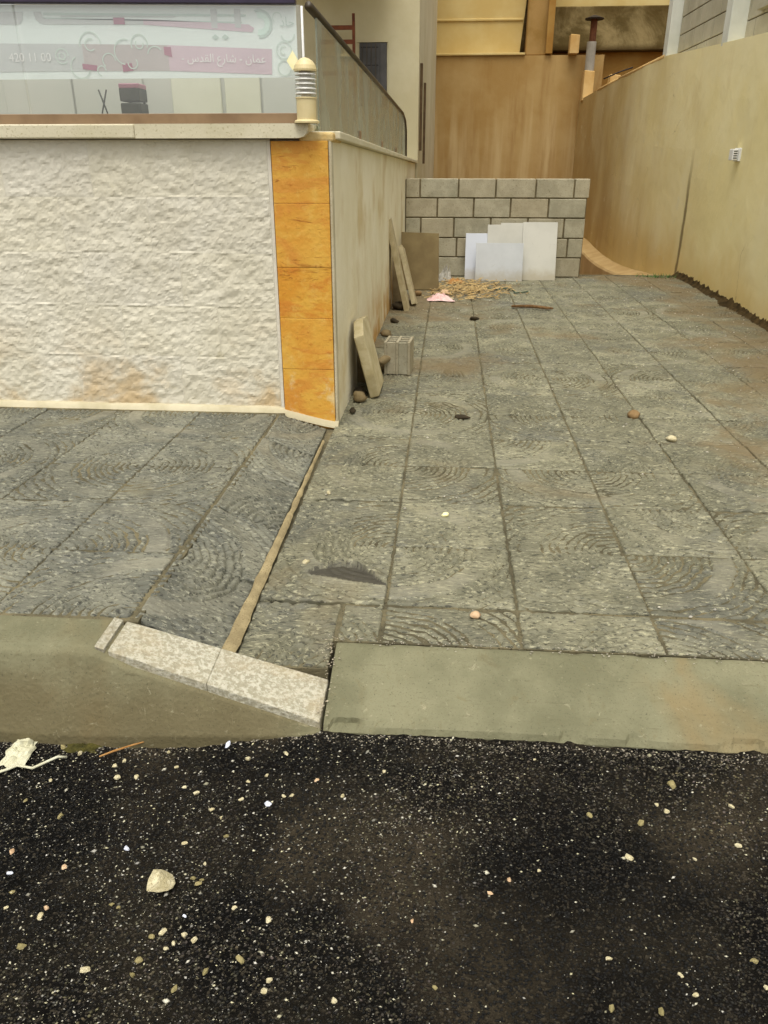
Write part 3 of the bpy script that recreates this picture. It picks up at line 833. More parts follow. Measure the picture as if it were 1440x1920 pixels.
# ================================================================= GLASS RAILING
rail = empty('glass_railing', (-1.4, 3.97, 1.436), 'clear glass balustrade with thin dark top rail above the rough stone wall', 'railing')
box('base_channel', -3.3, -0.70, 3.945, 3.985, 1.437, 1.482, M['alu'], rail, bev=0.002)
for xa, xb in ((-1.98, -0.682), (-3.28, -1.99)):
    ta, tb = 1.904 - (xa + .70) * .0158, 1.904 - (xb + .70) * .0158
    hexa('glass_pane', [(xa, 3.960, 1.478), (xb, 3.960, 1.478), (xb, 3.968, 1.478), (xa, 3.968, 1.478), (xa, 3.960, ta), (xb, 3.960, tb), (xb, 3.968, tb), (xa, 3.968, ta)], M['glass'], rail)
hexa('top_rail', [(-3.3, 3.945, 1.946), (-.70, 3.945, 1.905), (-.70, 3.99, 1.905), (-3.3, 3.99, 1.946), (-3.3, 3.945, 1.986), (-.70, 3.945, 1.945), (-.70, 3.99, 1.945), (-3.3, 3.99, 1.986)], M['purple_rail'], rail, bev=0.004)
side = empty('side_glass_railing', (-0.64, 4.2, 1.40), 'receding greenish glass balustrade with sloping dark bronze handrail', 'railing')
def sgx(y): return -0.628 + 0.006 * (y - FY)
def sgz(y): return 1.892 - 0.017 * (y - 3.776)
tube('handrail', [(sgx(3.93) - .01, 3.93, sgz(3.93) + .005), (sgx(7), 7, sgz(7)), (sgx(10.3), 10.3, sgz(10.3)), (sgx(10.75), 10.75, sgz(10.75) - .05), (sgx(10.95), 10.95, sgz(10.9) - .16), (sgx(11), 11.0, 1.27)], 0.019, M['dark_rail'], side, 10)
ya = 4.05
for b in (5.7, 7.4, 9.1, 10.8):
    a = ya
    hexa('side_glass_pane', [(sgx(a) - .004, a, zt(a) + .037), (sgx(a) + .004, a, zt(a) + .037), (sgx(b) + .004, b, zt(b) + .037), (sgx(b) - .004, b, zt(b) + .037),
                             (sgx(a) - .004, a, sgz(a) - .02), (sgx(a) + .004, a, sgz(a) - .02), (sgx(b) + .004, b, sgz(b) - .02), (sgx(b) - .004, b, sgz(b) - .02)], M['glass_side'], side)
    ya = b + 0.015
for y in (5.71, 7.41, 9.11):
    box('clamp', sgx(y) - .014, sgx(y) + .014, y - .03, y + .03, zt(y) + .037, zt(y) + .12, M['alu'], side, bev=.003)
tag(tube('corner_post', [(-0.675, 3.966, 1.437), (-0.675, 3.966, 1.90)], 0.006, M['box_white'], None, 8), 'thin pale vertical trim at the corner of the glass balustrade', 'trim')

# ---------------------------------------------------------------- banner behind the glass
BY = 3.985
ban = empty('printed_banner', (-1.4, BY, 1.63), 'white and pink shop banner, glare painted in, with Arabic lettering fixed behind the glass', 'banner')
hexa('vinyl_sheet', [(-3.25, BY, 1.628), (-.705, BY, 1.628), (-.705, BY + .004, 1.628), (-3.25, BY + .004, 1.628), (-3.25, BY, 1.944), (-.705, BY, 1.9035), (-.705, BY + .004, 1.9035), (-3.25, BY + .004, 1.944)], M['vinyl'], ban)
def flat(name, pts, mat, lift=0.0015):
    V = [(x, BY - lift, z) for x, z in pts]
    return orient_front(mk(name, V, [tuple(range(len(pts)))], mat, ban))
def orient_front(o):
    if o.data.polygons[0].normal.y > 0: o.data.flip_normals()
    return o
def ringpts(cx, cz, r0, r1, a0, a1, n=24):
    out = [(cx + r1 * math.cos(a0 + (a1 - a0) * i / n), cz + r1 * math.sin(a0 + (a1 - a0) * i / n)) for i in range(n + 1)]
    inn = [(cx + r0 * math.cos(a0 + (a1 - a0) * i / n), cz + r0 * math.sin(a0 + (a1 - a0) * i / n)) for i in range(n + 1)]
    return out, inn
def arc(name, cx, cz, r0, r1, a0, a1, mat, lift=0.0015, n=24):
    o_, i_ = ringpts(cx, cz, r0, r1, a0, a1, n)
    V = [(x, BY - lift, z) for x, z in o_ + i_]
    m = n + 1
    Fc = [(k, k + 1, m + k + 1, m + k) for k in range(n)]
    o = mk(name, V, Fc, mat, ban)
    return orient_front(o)
# heading letters: only their lower halves are in the picture
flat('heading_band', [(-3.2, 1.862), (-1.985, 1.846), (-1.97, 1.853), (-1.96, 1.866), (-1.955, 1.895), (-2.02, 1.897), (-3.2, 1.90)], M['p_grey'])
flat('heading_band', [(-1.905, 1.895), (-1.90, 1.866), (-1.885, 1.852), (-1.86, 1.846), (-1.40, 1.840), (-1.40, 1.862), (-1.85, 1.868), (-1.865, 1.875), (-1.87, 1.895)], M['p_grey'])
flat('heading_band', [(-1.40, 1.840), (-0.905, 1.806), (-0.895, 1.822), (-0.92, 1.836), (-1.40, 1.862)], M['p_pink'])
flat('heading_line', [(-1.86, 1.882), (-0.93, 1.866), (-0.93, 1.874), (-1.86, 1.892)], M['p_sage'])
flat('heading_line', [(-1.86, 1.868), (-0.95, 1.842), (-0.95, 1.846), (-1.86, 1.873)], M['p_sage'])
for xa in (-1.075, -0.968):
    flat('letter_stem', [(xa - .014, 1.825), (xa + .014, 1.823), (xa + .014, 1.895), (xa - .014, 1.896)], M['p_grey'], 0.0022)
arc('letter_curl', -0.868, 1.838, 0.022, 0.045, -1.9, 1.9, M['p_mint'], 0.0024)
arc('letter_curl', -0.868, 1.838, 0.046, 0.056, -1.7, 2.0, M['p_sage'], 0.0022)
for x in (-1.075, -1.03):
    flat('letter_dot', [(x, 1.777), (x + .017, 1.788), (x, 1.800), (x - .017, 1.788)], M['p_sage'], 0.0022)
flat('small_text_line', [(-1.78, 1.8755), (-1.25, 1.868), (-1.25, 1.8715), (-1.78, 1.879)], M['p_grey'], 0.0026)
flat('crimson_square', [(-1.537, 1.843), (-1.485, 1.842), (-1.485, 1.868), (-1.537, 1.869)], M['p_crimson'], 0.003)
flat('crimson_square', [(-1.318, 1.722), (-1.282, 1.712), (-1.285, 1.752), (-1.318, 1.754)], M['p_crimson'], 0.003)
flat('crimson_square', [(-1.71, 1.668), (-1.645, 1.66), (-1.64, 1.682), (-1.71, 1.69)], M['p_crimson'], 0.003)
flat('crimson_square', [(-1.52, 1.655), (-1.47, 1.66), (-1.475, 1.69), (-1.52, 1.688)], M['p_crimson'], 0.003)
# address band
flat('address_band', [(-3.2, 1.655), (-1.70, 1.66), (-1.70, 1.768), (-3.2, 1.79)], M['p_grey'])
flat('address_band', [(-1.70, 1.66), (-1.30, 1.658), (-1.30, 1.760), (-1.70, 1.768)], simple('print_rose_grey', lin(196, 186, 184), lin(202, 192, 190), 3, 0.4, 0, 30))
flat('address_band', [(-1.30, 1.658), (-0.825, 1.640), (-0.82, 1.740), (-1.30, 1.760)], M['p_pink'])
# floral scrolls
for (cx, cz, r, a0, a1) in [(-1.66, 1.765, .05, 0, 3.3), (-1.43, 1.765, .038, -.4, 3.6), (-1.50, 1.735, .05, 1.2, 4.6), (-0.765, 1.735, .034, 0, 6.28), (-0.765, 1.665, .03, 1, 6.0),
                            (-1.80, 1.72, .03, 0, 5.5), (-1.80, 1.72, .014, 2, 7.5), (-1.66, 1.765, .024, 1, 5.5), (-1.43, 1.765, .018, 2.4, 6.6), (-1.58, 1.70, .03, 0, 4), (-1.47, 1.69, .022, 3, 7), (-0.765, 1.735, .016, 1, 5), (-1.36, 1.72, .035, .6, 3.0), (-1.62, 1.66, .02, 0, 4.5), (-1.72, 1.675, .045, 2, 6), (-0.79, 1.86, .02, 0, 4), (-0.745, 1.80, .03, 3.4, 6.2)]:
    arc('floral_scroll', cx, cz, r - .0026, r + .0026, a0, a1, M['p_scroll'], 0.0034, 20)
# lettering
def text(body, x, z, size, mat, name='lettering', align='RIGHT', rot=0.0):
    cu = bpy.data.curves.new(name, 'FONT')
    cu.body = body; cu.size = size; cu.align_x = align; cu.align_y = 'CENTER'; cu.fill_mode = 'FRONT'; cu.resolution_u = 3
    ob = bpy.data.objects.new(name, cu); col.objects.link(ob)
    bpy.context.view_layer.update()
    me = bpy.data.meshes.new_from_object(ob.evaluated_get(bpy.context.evaluated_depsgraph_get()))
    bpy.data.objects.remove(ob); bpy.data.curves.remove(cu)
    me.materials.clear(); me.materials.append(mat)
    o = bpy.data.objects.new(name, me); col.objects.link(o)
    o.parent = ban
    o.location = Vector((x, BY - 0.0045, z)) - Vector(ban.location)
    o.rotation_euler = (math.pi / 2, rot, 0)
    return tag(o, kind='stuff')
AMMAN = "\ufee5\ufe8e\ufee4\ufecb"
STREET = "\ufec9\ufead\ufe8e\ufeb7"
QUDS = "\ufeb1\ufeaa\ufed8\ufedf\ufe8d"
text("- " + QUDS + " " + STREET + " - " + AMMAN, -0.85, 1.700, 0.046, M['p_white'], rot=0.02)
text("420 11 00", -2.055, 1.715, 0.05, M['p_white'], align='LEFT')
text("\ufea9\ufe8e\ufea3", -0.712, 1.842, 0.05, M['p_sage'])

# things seen through the clear lower strip of glass
cab = empty('low_cabinet', (-1.4, 4.5, 1.376), 'low pale cabinet with panelled doors standing behind the glass', 'cabinet')
box('carcass', -2.9, -0.75, 4.45, 4.75, 1.377, 1.72, M['cabinet_grey'], cab)
for i, (xa, xb) in enumerate([(-2.35, -1.98), (-1.97, -1.60), (-1.45, -1.19), (-1.17, -0.985), (-0.975, -0.80)]):
    box('door_panel', xa, xb, 4.435, 4.449, 1.392, 1.712, M['cabinet'] if i in (2, 3) else M['cabinet_grey'], cab, bev=0.004)
st = empty('tray_stand', (-1.56, 4.2, 1.376), 'dark stacked tray stand behind the glass', 'stand')
for k, (z, m) in enumerate([(1.41, 'dark_pot'), (1.48, 'dark_pot'), (1.545, 'dark_pot'), (1.60, 'p_crimson')]):
    box('tray', -1.615, -1.515, 4.14, 4.25, z, z + (.058 if k < 3 else .022), M[m], st, bev=0.004)
for x in (-1.60, -1.53):
    tube('post', [(x, 4.24, 1.377), (x, 4.24, 1.62)], .006, M['dark_pot'], st, 6)
wl_ = empty('plant_stand', (-1.72, 4.2, 1.376), 'thin dark wire plant stand behind the glass, left of the tray stand', 'stand')
tube('leg', [(-1.76, 4.2, 1.377), (-1.735, 4.2, 1.50), (-1.70, 4.2, 1.60)], .004, M['dark_pot'], wl_, 6)
tube('leg', [(-1.70, 4.2, 1.377), (-1.71, 4.2, 1.50), (-1.74, 4.2, 1.60)], .004, M['dark_pot'], wl_, 6)

# ---------------------------------------------------------------- garden lamp on the cap
LX, LY = -0.652, 3.862
lamp = empty('bollard_lamp', (LX, LY, 1.437), 'small cream bollard lamp with louvred clear head on the wall corner', 'lamp')
lathe('foot', LX, LY, [(.056, 1.437), (.056, 1.444), (.048, 1.450)], M['lamp_cream'], lamp)
lathe('stem', LX, LY, [(.044, 1.450), (.044, 1.532), (.047, 1.534), (.047, 1.540)], M['lamp_cream'], lamp)
lathe('reflector', LX, LY, [(.022, 1.540), (.030, 1.60), (.022, 1.642)], M['lamp_inner'], lamp)
for k in range(5):
    z = 1.553 + 0.0185 * k
    lathe('louvre', LX, LY, [(.024, z + .004), (.045, z - .003), (.047, z), (.045, z + .004), (.024, z + .009)], M['lamp_ring'], lamp)
lathe('dome', LX, LY, [(.050, 1.640), (.051, 1.648), (.046, 1.664), (.034, 1.680), (.018, 1.690), (.004, 1.694)], M['lamp_cream'], lamp)
dm = mk('diamond_mark', [(x + dx, y, z) for y in (3.945, 3.949) for x, dx, z in ((-.722, -.026, 1.690), (-.722, 0, 1.652), (-.722, .024, 1.694), (-.722, .002, 1.730))],
        [(0, 1, 2, 3), (7, 6, 5, 4), (0, 4, 5, 1), (1, 5, 6, 2), (2, 6, 7, 3), (3, 7, 4, 0)], M['pale_yellow'])  # flat pale yellow diamond just in front of the glass
tag(orient(dm), 'pale yellow diamond on the glass beside the lamp top', 'pale_yellow')

# ================================================================= BACK BLOCK WALL
bw_ = empty('block_wall', (0.5, 9.75, 0), 'low unplastered grey cinder block wall closing the driveway', 'wall')
bx0, bx1, by0, by1 = -0.515, 1.585, 9.72, 9.90
box('mortar_core', bx0, bx1 - .01, by0 + .014, by1 - .014, -0.02, 1.075, M['mortar'], bw_)
zr = [0.0, 0.222, 0.440, 0.662, 0.876, 1.088]
offs = [[-0.515, -0.14, 0.283, 0.71, 1.15, 1.57], [-0.515, -0.33, 0.10, 0.53, 0.97, 1.40, 1.58], [-0.515, -0.33, 0.06, 0.49, 0.92, 1.34, 1.585], [-0.515, -0.14, 0.283, 0.709, 1.144, 1.575], [-0.515, -0.345, 0.10, 0.529, 0.986, 1.42, 1.60]]
for ci, xsb in enumerate(offs):
    for a, b in zip(xsb[:-1], xsb[1:]):
        d = rnd.uniform(-.004, .004)
        box('block', a + .009, b - .009, by0 + d, by1, zr[ci] + .007, zr[ci + 1] - .006, M['block'], bw_, bev=0.005)

# ================================================================= RIGHT BOUNDARY WALL
def rwx(y): return 2.70 + 0.033 * (y - 6.774) if y < 10.3 else 2.8163 + 0.003 * (y - 10.3)
bwall = empty('boundary_wall', (2.8, 8, 0), 'long yellow plastered boundary wall with damp brown stains on the right', 'wall')
tops = [(2.2, 1.96), (8.19, 2.306), (12.26, 2.548), (15.6, 2.545), (20.0, 2.50)]
def rwtop(y):
    for (a, za), (b, zb) in zip(tops[:-1], tops[1:]):
        if a <= y <= b: return za + (zb - za) * (y - a) / (b - a)
    return tops[-1][1] if y > 10 else tops[0][1]
yy = list(np.arange(2.2, 20.01, 0.2))
V, Fc = [], []
zz = np.linspace(0, 1, 14)
for y in yy:
    for t in zz:
        z = -1.0 + (rwtop(y) + 1.0) * t
        V.append((rwx(y) + 0.012 * fbm(y * .7, z * .9, 3, 3), y, z))
m = len(zz)
for i in range(len(yy) - 1):
    for k in range(m - 1):
        Fc.append((i * m + k, i * m + k + 1, (i + 1) * m + k + 1, (i + 1) * m + k))
b0 = len(V)
for y in yy:
    V += [(rwx(y) + .28, y, rwtop(y)), (rwx(y) + .28, y, -1)]
for i in range(len(yy) - 1):
    Fc.append((i * m + m - 1, b0 + i * 2, b0 + i * 2 + 2, (i + 1) * m + m - 1))
    Fc.append((b0 + i * 2, b0 + i * 2 + 1, b0 + i * 2 + 3, b0 + i * 2 + 2))
Fc.append(tuple(range(m))[::-1] + (b0 + 1, b0))
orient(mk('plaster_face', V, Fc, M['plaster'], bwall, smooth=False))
# thin rounded coping line on the far half
for (a, b) in ((12.3, 15.5), (15.5, 17.6)):
    tube('coping', [(rwx(a) + .03, a, rwtop(a)), (rwx(b) + .03, b, rwtop(b))], 0.035, M['tan_stub'], bwall, 8)
# ledge of the footing seen past the end of the driveway
V, Fc = [], []
for i in range(13):
    y = 10.06 + (20 - 10.06) * i / 12
    zc = -0.27 - 0.10 * math.sin(min(max((y - 12) / 5, 0), 1) * math.pi)
    if y < 12.3: zc = -0.27 + (12.3 - y) * 0.05
    V += [(rwx(y) - .001, y, zc + .06), (rwx(y) - .24, y, zc), (rwx(y) - .26, y, zc - .03), (rwx(y) - .26, y, -1)]
for i in range(12):
    for k in range(3):
        a = i * 4 + k; Fc.append((a, a + 4, a + 5, a + 1))
orient(mk('footing_ledge', V, Fc, M['ledge'], bwall, smooth=False))
# electrical outlet box on the wall
ox, oy, oz = rwx(8.43), 8.43, 1.327
ob_ = empty('outlet_box', (ox, oy, oz), 'small white louvred outlet box on the yellow boundary wall', 'box')
box('back_plate', ox - .02, ox - .004 + .02, oy - .075, oy + .075, oz - .058, oz + .058, M['box_white'], ob_, bev=.004)
cov = box('cover', ox - .075, ox - .021, oy - .06, oy + .05, oz - .05, oz + .05, M['box_white'], ob_, bev=.008, seg=2)
for k in range(4):
    box('slot', ox - .066, ox - .03, oy - .0615, oy - .058, oz - .034 + .02 * k, oz - .025 + .02 * k, M['dark_gap'], cov)

# soil and moss along the wall foot
V, Fc = [], []
yy2 = list(np.arange(5.6, 10.05, 0.022))
for i, y in enumerate(yy2):
    w = 0.05 + 0.05 * fbm(y * 2.6, 0, 1, 3) + 0.02 * fbm(y * 14, 0, 2, 2)
    h = 0.035 + 0.045 * abs(fbm(y * 4, 2, 1, 3)) + 0.05 * abs(fbm(y * 17, 5, 1, 2))
    V += [(rwx(y) + .03, y, h), (rwx(y) - .004 - .012 * abs(fbm(y * 20, 9, 9, 2)), y, h * .9), (rwx(y) - max(w, .015) * .5, y, .022 + .012 * fbm(y * 25, 1, 7, 2)), (rwx(y) - max(w, .02) - .02, y, -.008)]
for i in range(len(yy2) - 1):
    for k in range(3):
        a = i * 4 + k; Fc.append((a, a + 4, a + 5, a + 1))
tag(orient(mk('soil_strip', V, Fc, M['soil'])), 'dark crumbly soil and moss along the foot of the boundary wall', 'soil', kind='stuff')

# ---------------------------------------------------------------- neighbouring house above the boundary wall
nh = empty('block_house', (3.1, 10, 2.4), 'unfinished grey block house with white pillars above the boundary wall', 'house')
def pillar(y, w):
    box('pillar', rwx(y) + .005, rwx(y) + w, y, y + w, rwtop(y) - .02, 5.2, M['white_paint'], nh, bev=.006)
pillar(9.50, .20); pillar(12.20, .22)
box('wall_core', rwx(10) + .17, rwx(10) + .35, 6.2, 12.2, 2.0, 5.2, M['mortar'], nh)
for r in range(8):
    z = 2.36 + 0.205 * r
    y = 7.2 - (0.2 if r % 2 else 0)
    while y < 12.15:
        ye = min(y + .4, 12.19)
        skip = (z > 2.66 and y + .2 < 9.0 and y + .2 > 7.9)
        if not skip:
            box('block', rwx(10) + .155, rwx(10) + .30, y + .006, ye - .006, z + .006, z + .199, M['block_far'], nh, bev=.004)
        y += .41
box('window', rwx(10) + .164, rwx(10) + .20, 7.9, 9.0, 2.68, 3.6, M['dark_gap'], nh)
box('window_sill', rwx(10) + .10, rwx(10) + .19, 7.8, 9.1, 2.60, 2.655, M['block_far'], nh, bev=.004)

# ---------------------------------------------------------------- far end of the yard
bk = empty('stained_yard_wall', (0.5, 20, 0), 'tall brown plastered wall with pale vertical damp streaks at the far end', 'wall')
box('wall_face', -0.60, 3.30, 20.0, 20.3, -1, 3.38, M['brown'], bk)
box('ledge', -0.60, 1.56, 19.95, 20.32, 3.382, 3.43, M['yellow_wall'], bk, bev=.01)
yh = empty('yellow_house', (0.5, 20.4, 3.4), 'yellow painted house wall above the stained brown wall', 'house')
hexa('wall', [(-.6, 20.33, 3.431), (1.46, 20.33, 3.431), (1.46, 22, 3.431), (-.6, 22, 3.431), (-.6, 20.33, 6.5), (1.72, 20.33, 6.5), (1.72, 22, 6.5), (-.6, 22, 6.5)], M['yellow_wall'], yh)
box('gap_backing', 1.2, 2.4, 22.1, 22.3, 3.4, 6.5, M['old_concrete'], yh)  # dark backing added to fill the gap beside the pier
box('string_course', -.6, 1.50, 20.30, 20.36, 4.08, 4.13, M['yellow_wall'], yh, bev=.01)
pr = tag(box('corner_pier', 1.58, 2.16, 20.05, 20.7, 3.381, 6.5, M['pier'], None, bev=.02), 'brown plaster pier between the yellow house and the weathered beam', 'pier')
box('pilaster', 2.0, 2.15, 19.93, 20.048, 3.4, 6.4, M['ochre'], pr, bev=.01)
oc = empty('old_concrete_house', (3.5, 21, 2.5), 'old weathered concrete house with a dark stained beam behind the boundary wall', 'house')
box('lower_wall', 2.17, 6.5, 20.75, 21.2, 0, 3.50, M['ochre'], oc)
box('beam', 2.17, 6.5, 20.45, 21.3, 3.502, 4.36, M['old_concrete'], oc, bev=.02)
box('upper_wall', 2.17, 6.5, 20.8, 21.3, 4.362, 6.5, M['yellow_wall'], oc)
# plaster stubs and chimney pipe on top of the far boundary wall
for (x, y, w, z0, z1, lab) in [(2.83, 19.5, .22, 2.45, 3.04, 'tan plaster stub carrying the chimney pipe'), (3.06, 17.6, .2, 2.3, 2.80, 'short tan plaster stub right of the chimney pipe'), (2.50, 19.75, .2, 3.382, 3.75, 'tall tan plaster stub left of the chimney pipe')]:
    tag(hexa('plaster_stub', [(x, y, z0), (x + w, y, z0 + .0), (x + w, y + .25, z0), (x, y + .25, z0), (x, y, z1), (x + w, y, z1 - .02), (x + w, y + .25, z1), (x, y + .25, z1)], M['tan_stub'], None, bev=.01), lab, 'stub')
    pass
ch = empty('chimney_pipe', (2.94, 19.62, 3.02), 'grey flue pipe with rusty top and dark cowl at the back', 'chimney')
lathe('pipe', 2.94, 19.62, [(.10, 3.02), (.10, 3.58)], M['pipe_grey'], ch, 16)
lathe('rusty_pipe', 2.95, 19.62, [(.07, 3.582), (.07, 4.0)], M['pipe_rust'], ch, 16)
lathe('cowl', 2.95, 19.62, [(.06, 4.0), (.19, 3.985), (.20, 4.01), (.03, 4.07)], M['cap_black'], ch, 20)
tag(tube('rebar', [(2.90, 17.4, 2.70), (3.2, 17.4, 2.82), (3.45, 17.5, 2.9)], .014, M['cap_black'], None, 6), 'thin dark bent rod lying across the wall top at the back', 'rod')

# ---------------------------------------------------------------- white building on the terrace
wb = empty('white_building', (-0.47, 12, 1.2), 'off-white plastered building with grey shutter behind the glass railing', 'building')
hexa('wall', [(-6, 12.01, .5), (-.468, 12.01, .5), (-.40, 19.98, .5), (-6, 19.98, .5), (-6, 12.01, 6.5), (-.478, 12.01, 6.5), (-.40, 19.98, 6.5), (-6, 19.98, 6.5)], M['white_plaster'], wb)
box('balcony_slab', -6, -0.86, 10.4, 12.009, 3.55, 3.75, M['white_plaster'], wb)
win = box('window', -1.275, -0.905, 11.985, 12.005, 1.95, 2.71, M['shutter'], wb, bev=.004)
box('lintel', -1.30, -0.89, 11.975, 12.008, 2.712, 2.725, M['white_plaster'], win)
for xx in (-1.235, -1.175, -1.115, -1.055):
    box('bar', xx - .006, xx + .006, 11.968, 11.979, 1.96, 2.70, M['dark_rail'], win)
for z in (2.66, 2.45, 2.26):
    box('slat_gap', -1.255, -1.02 , 11.980, 11.984, z - .014, z, M['dark_gap'], win)
box('frame', -0.995, -0.91, 11.972, 11.984, 1.96, 2.70, M['shutter'], win, bev=.003)
for (y, z0, z1, t) in [(12.35, 1.40, 2.50, .028), (13.6, 1.22, 2.36, .028)]:
    xw = -.468 + (y - 12) * .0085
    box('shutter', xw - .01, xw + .035, y, y + .12, z0, z1, M['brown_wood'], wb, bev=.004)
wf = empty('wooden_frame', (-1.4, 11.7, 1.3), 'red-brown wooden frame standing on the terrace by the grey shutter', 'frame')
box('post', -1.335, -1.300, 11.68, 11.72, 1.30, 3.0, M['redwood'], wf)
box('post', -1.80, -1.77, 11.68, 11.72, 1.30, 2.9, M['redwood'], wf)
for z in (2.82, 2.66, 2.3):
    box('crossbar', -1.769, -1.336, 11.685, 11.715, z, z + .05, M['redwood'], wf)

# ================================================================= LOOSE THINGS ON THE DRIVEWAY
def plate(name, pts3, t, mat, parent=None, bev=.004):
    """flat polygon (3-D points, roughly planar) given thickness t along its normal"""
    p = [Vector(q) for q in pts3]
    nrm = (p[1] - p[0]).cross(p[2] - p[0]).normalized()
    V = p + [q + nrm * t for q in p]
    m = len(p)
    Fc = [tuple(range(m))[::-1], tuple(range(m, 2 * m))] + [(k, (k + 1) % m, (k + 1) % m + m, k + m) for k in range(m)]
    o = orient(mk(name, V, Fc, mat, parent))
    if bev: bevel(o, bev)
    return o
# stone slab propped on the side wall; dark backing slab added for gap shade
tag(plate('stone_slab', [(-0.515, 4.36, .37), (-0.535, 4.52, .43), (-0.530, 4.74, .41), (-0.43, 4.76, .0), (-0.43, 4.42, .0), (-0.455, 4.38, .14)], -.058, M['stone_slab'], None, .006),
    'broken pale stone slab propped against the wall near the orange strip', 'slab')
tag(plate('stone_slab', [(-0.545, 4.80, .0), (-0.40, 4.80, .0), (-0.50, 4.81, .37), (-0.545, 4.81, .37)], .03, M['slab_dark'], None, .004),
    'smaller dark slab added to darken the gap behind the broken pale slab', 'slab')
def rock(name, c, r, mat, seed, sub=2, squash=(1, 1, .7), parent=None):
    import bmesh
    bm = bmesh.new()
    bmesh.ops.create_icosphere(bm, subdivisions=sub, radius=1.0)
    for v in bm.verts:
        k = 1 + 0.55 * fbm(v.co.x * .9 + seed, v.co.y * .9, v.co.z * .9 + seed, 3)
        v.co = Vector((v.co.x * squash[0], v.co.y * squash[1], v.co.z * squash[2])) * (r * k)
    me = bpy.data.meshes.new(name); bm.to_mesh(me); bm.free()
    me.materials.append(mat)
    me.polygons.foreach_set("use_smooth", [True] * len(me.polygons))
    o = bpy.data.objects.new(name, me); col.objects.link(o)
    o.location = c
    o.rotation_euler = (0, 0, seed * 2.1)
    return o
tag(rock('rubble_stone', (-0.485, 4.36, .028), .045, M['slab_dark'], 3.3), 'dark rubble stone in the gap under the propped slab', 'stone')
tag(rock('rubble_stone', (-0.50, 4.47, .024), .040, M['dark_chip'], 5.3), 'black rubble stone at the wall foot behind the propped slab', 'stone')
tag(rock('rubble_stone', (-0.50, 4.14, .012), .024, M['dark_chip'], 8.3, squash=(1.6, .7, .5)), 'small dark chip at the foot of the wall corner', 'stone')
# hollow block with holes in its upper face
hb = empty('hollow_block', (-0.30, 5.08, 0), 'small hollow concrete block with round holes standing by the wall', 'block')
hw, hd, hh = .17, .20, .215
R = Matrix.Rotation(-0.08, 3, 'Z')
def hbx(u, v, z): q = R @ Vector((u, v, 0)); return (-0.30 + q.x, 5.08 + q.y, z)
def hbox(name, u0, u1, v0, v1, z0, z1, mat, bev=.003):
    return hexa(name, [hbx(u0, v0, z0), hbx(u1, v0, z0), hbx(u1, v1, z0), hbx(u0, v1, z0), hbx(u0, v0, z1), hbx(u1, v0, z1), hbx(u1, v1, z1), hbx(u0, v1, z1)], mat, hb, bev)
for (u0, u1) in ((-.085, -.068), (-.009, .009), (.068, .085)):
    hbox('web', u0, u1, -.1, .1, .002, hh, M['block'])
for (v0, v1) in ((-.1, -.086), (-.03, -.018), (.03, .042), (.086, .1)):
    for (u0, u1) in ((-.0678, -.0092), (.0092, .0678)):
        hbox('cross_web', u0, u1, v0 + .001, v1 - .001, .004, hh - .002, M['block'])
tag(rock('rubble_stone', (-0.42, 5.06, .035), .07, M['slab_dark'], 6.1, squash=(1.1, .8, .7)), 'rough grey stone between the propped slab and the hollow block', 'stone')
tag(rock('rubble_stone', (-0.395, 4.97, .10), .05, M['slab_dark'], 9.4, squash=(1.3, .6, .5)), 'flat grey stone balanced on the rough stone by the hollow block', 'stone')
# planks further along
def plank(a, b, w, t, lab):
    a, b = Vector(a), Vector(b)
    d = (b - a).normalized(); s = Vector((0, 1, 0)); s = (s - d * s.dot(d)).normalized()
    p = [a - s * w / 2, a + s * w / 2, b + s * w / 2, b - s * w / 2]
    return tag(plate('plank', p, t, M['plank'], None, .003), lab, 'plank')
plank((-0.525, 7.45, .80), (-0.345, 7.45, -.002), .22, .045, 'taller pale plank leaning against the wall')
plank((-0.43, 7.85, .52), (-0.285, 7.70, -.002), .22, .04, 'shorter plank leaning beside the taller plank, nearer the brown board')
tag(plate('board', [(-0.52, 7.7, .0), (-0.40, 7.70, .0), (-0.50, 7.78, .50), (-0.52, 7.78, .50)], .02, M['slab_dark'], None, .002), 'dark board added to darken the gap behind the leaning planks', 'board')  # added to block light so the gap behind the planks turns dark
tag(rock('rubble_stone', (-0.44, 7.42, .03), .06, M['dark_chip'], 2.2), 'dark stone at the foot of the taller leaning plank', 'stone')
# brown board
tag(plate('board', [(-0.50, 8.62, .0), (-0.085, 8.60, .0), (-0.10, 8.80, .56), (-0.505, 8.82, .57)], .02, M['brown_board'], None, .002), 'plain brown board leaning left of the white sheets', 'board')
# white sheets
def wsheet(xa, xb, y0, h, lean, mat, lab, notch=None):
    p = [(xa, y0, 0), (xb, y0, 0), (xb, y0 + lean, h)]
    if notch: p += [(xa + notch[0], y0 + lean, h), (xa + notch[0], y0 + lean * (1 - notch[1] / h), h - notch[1])]
    p += [(xa, y0 + lean * (1 - (notch[1] if notch else 0) / h), h - (notch[1] if notch else 0))]
    return tag(plate('white_sheet', p, -.012, mat, None, .0015), lab, 'sheet')
wsheet(.205, .62, 9.47, .50, .16, M['sheet_blue'], 'bluish white sheet furthest left against the block wall')
wsheet(.455, .93, 9.50, .615, .14, M['sheet_cream'], 'tall cream white sheet with notched corner behind the low front sheet', (.15, .02))
wsheet(.86, 1.255, 9.46, .625, .17, M['sheet_cream'], 'tall cream white sheet furthest right against the block wall')
wsheet(.325, .865, 9.36, .41, .09, M['sheet_white'], 'low white sheet standing in front of the other white sheets')

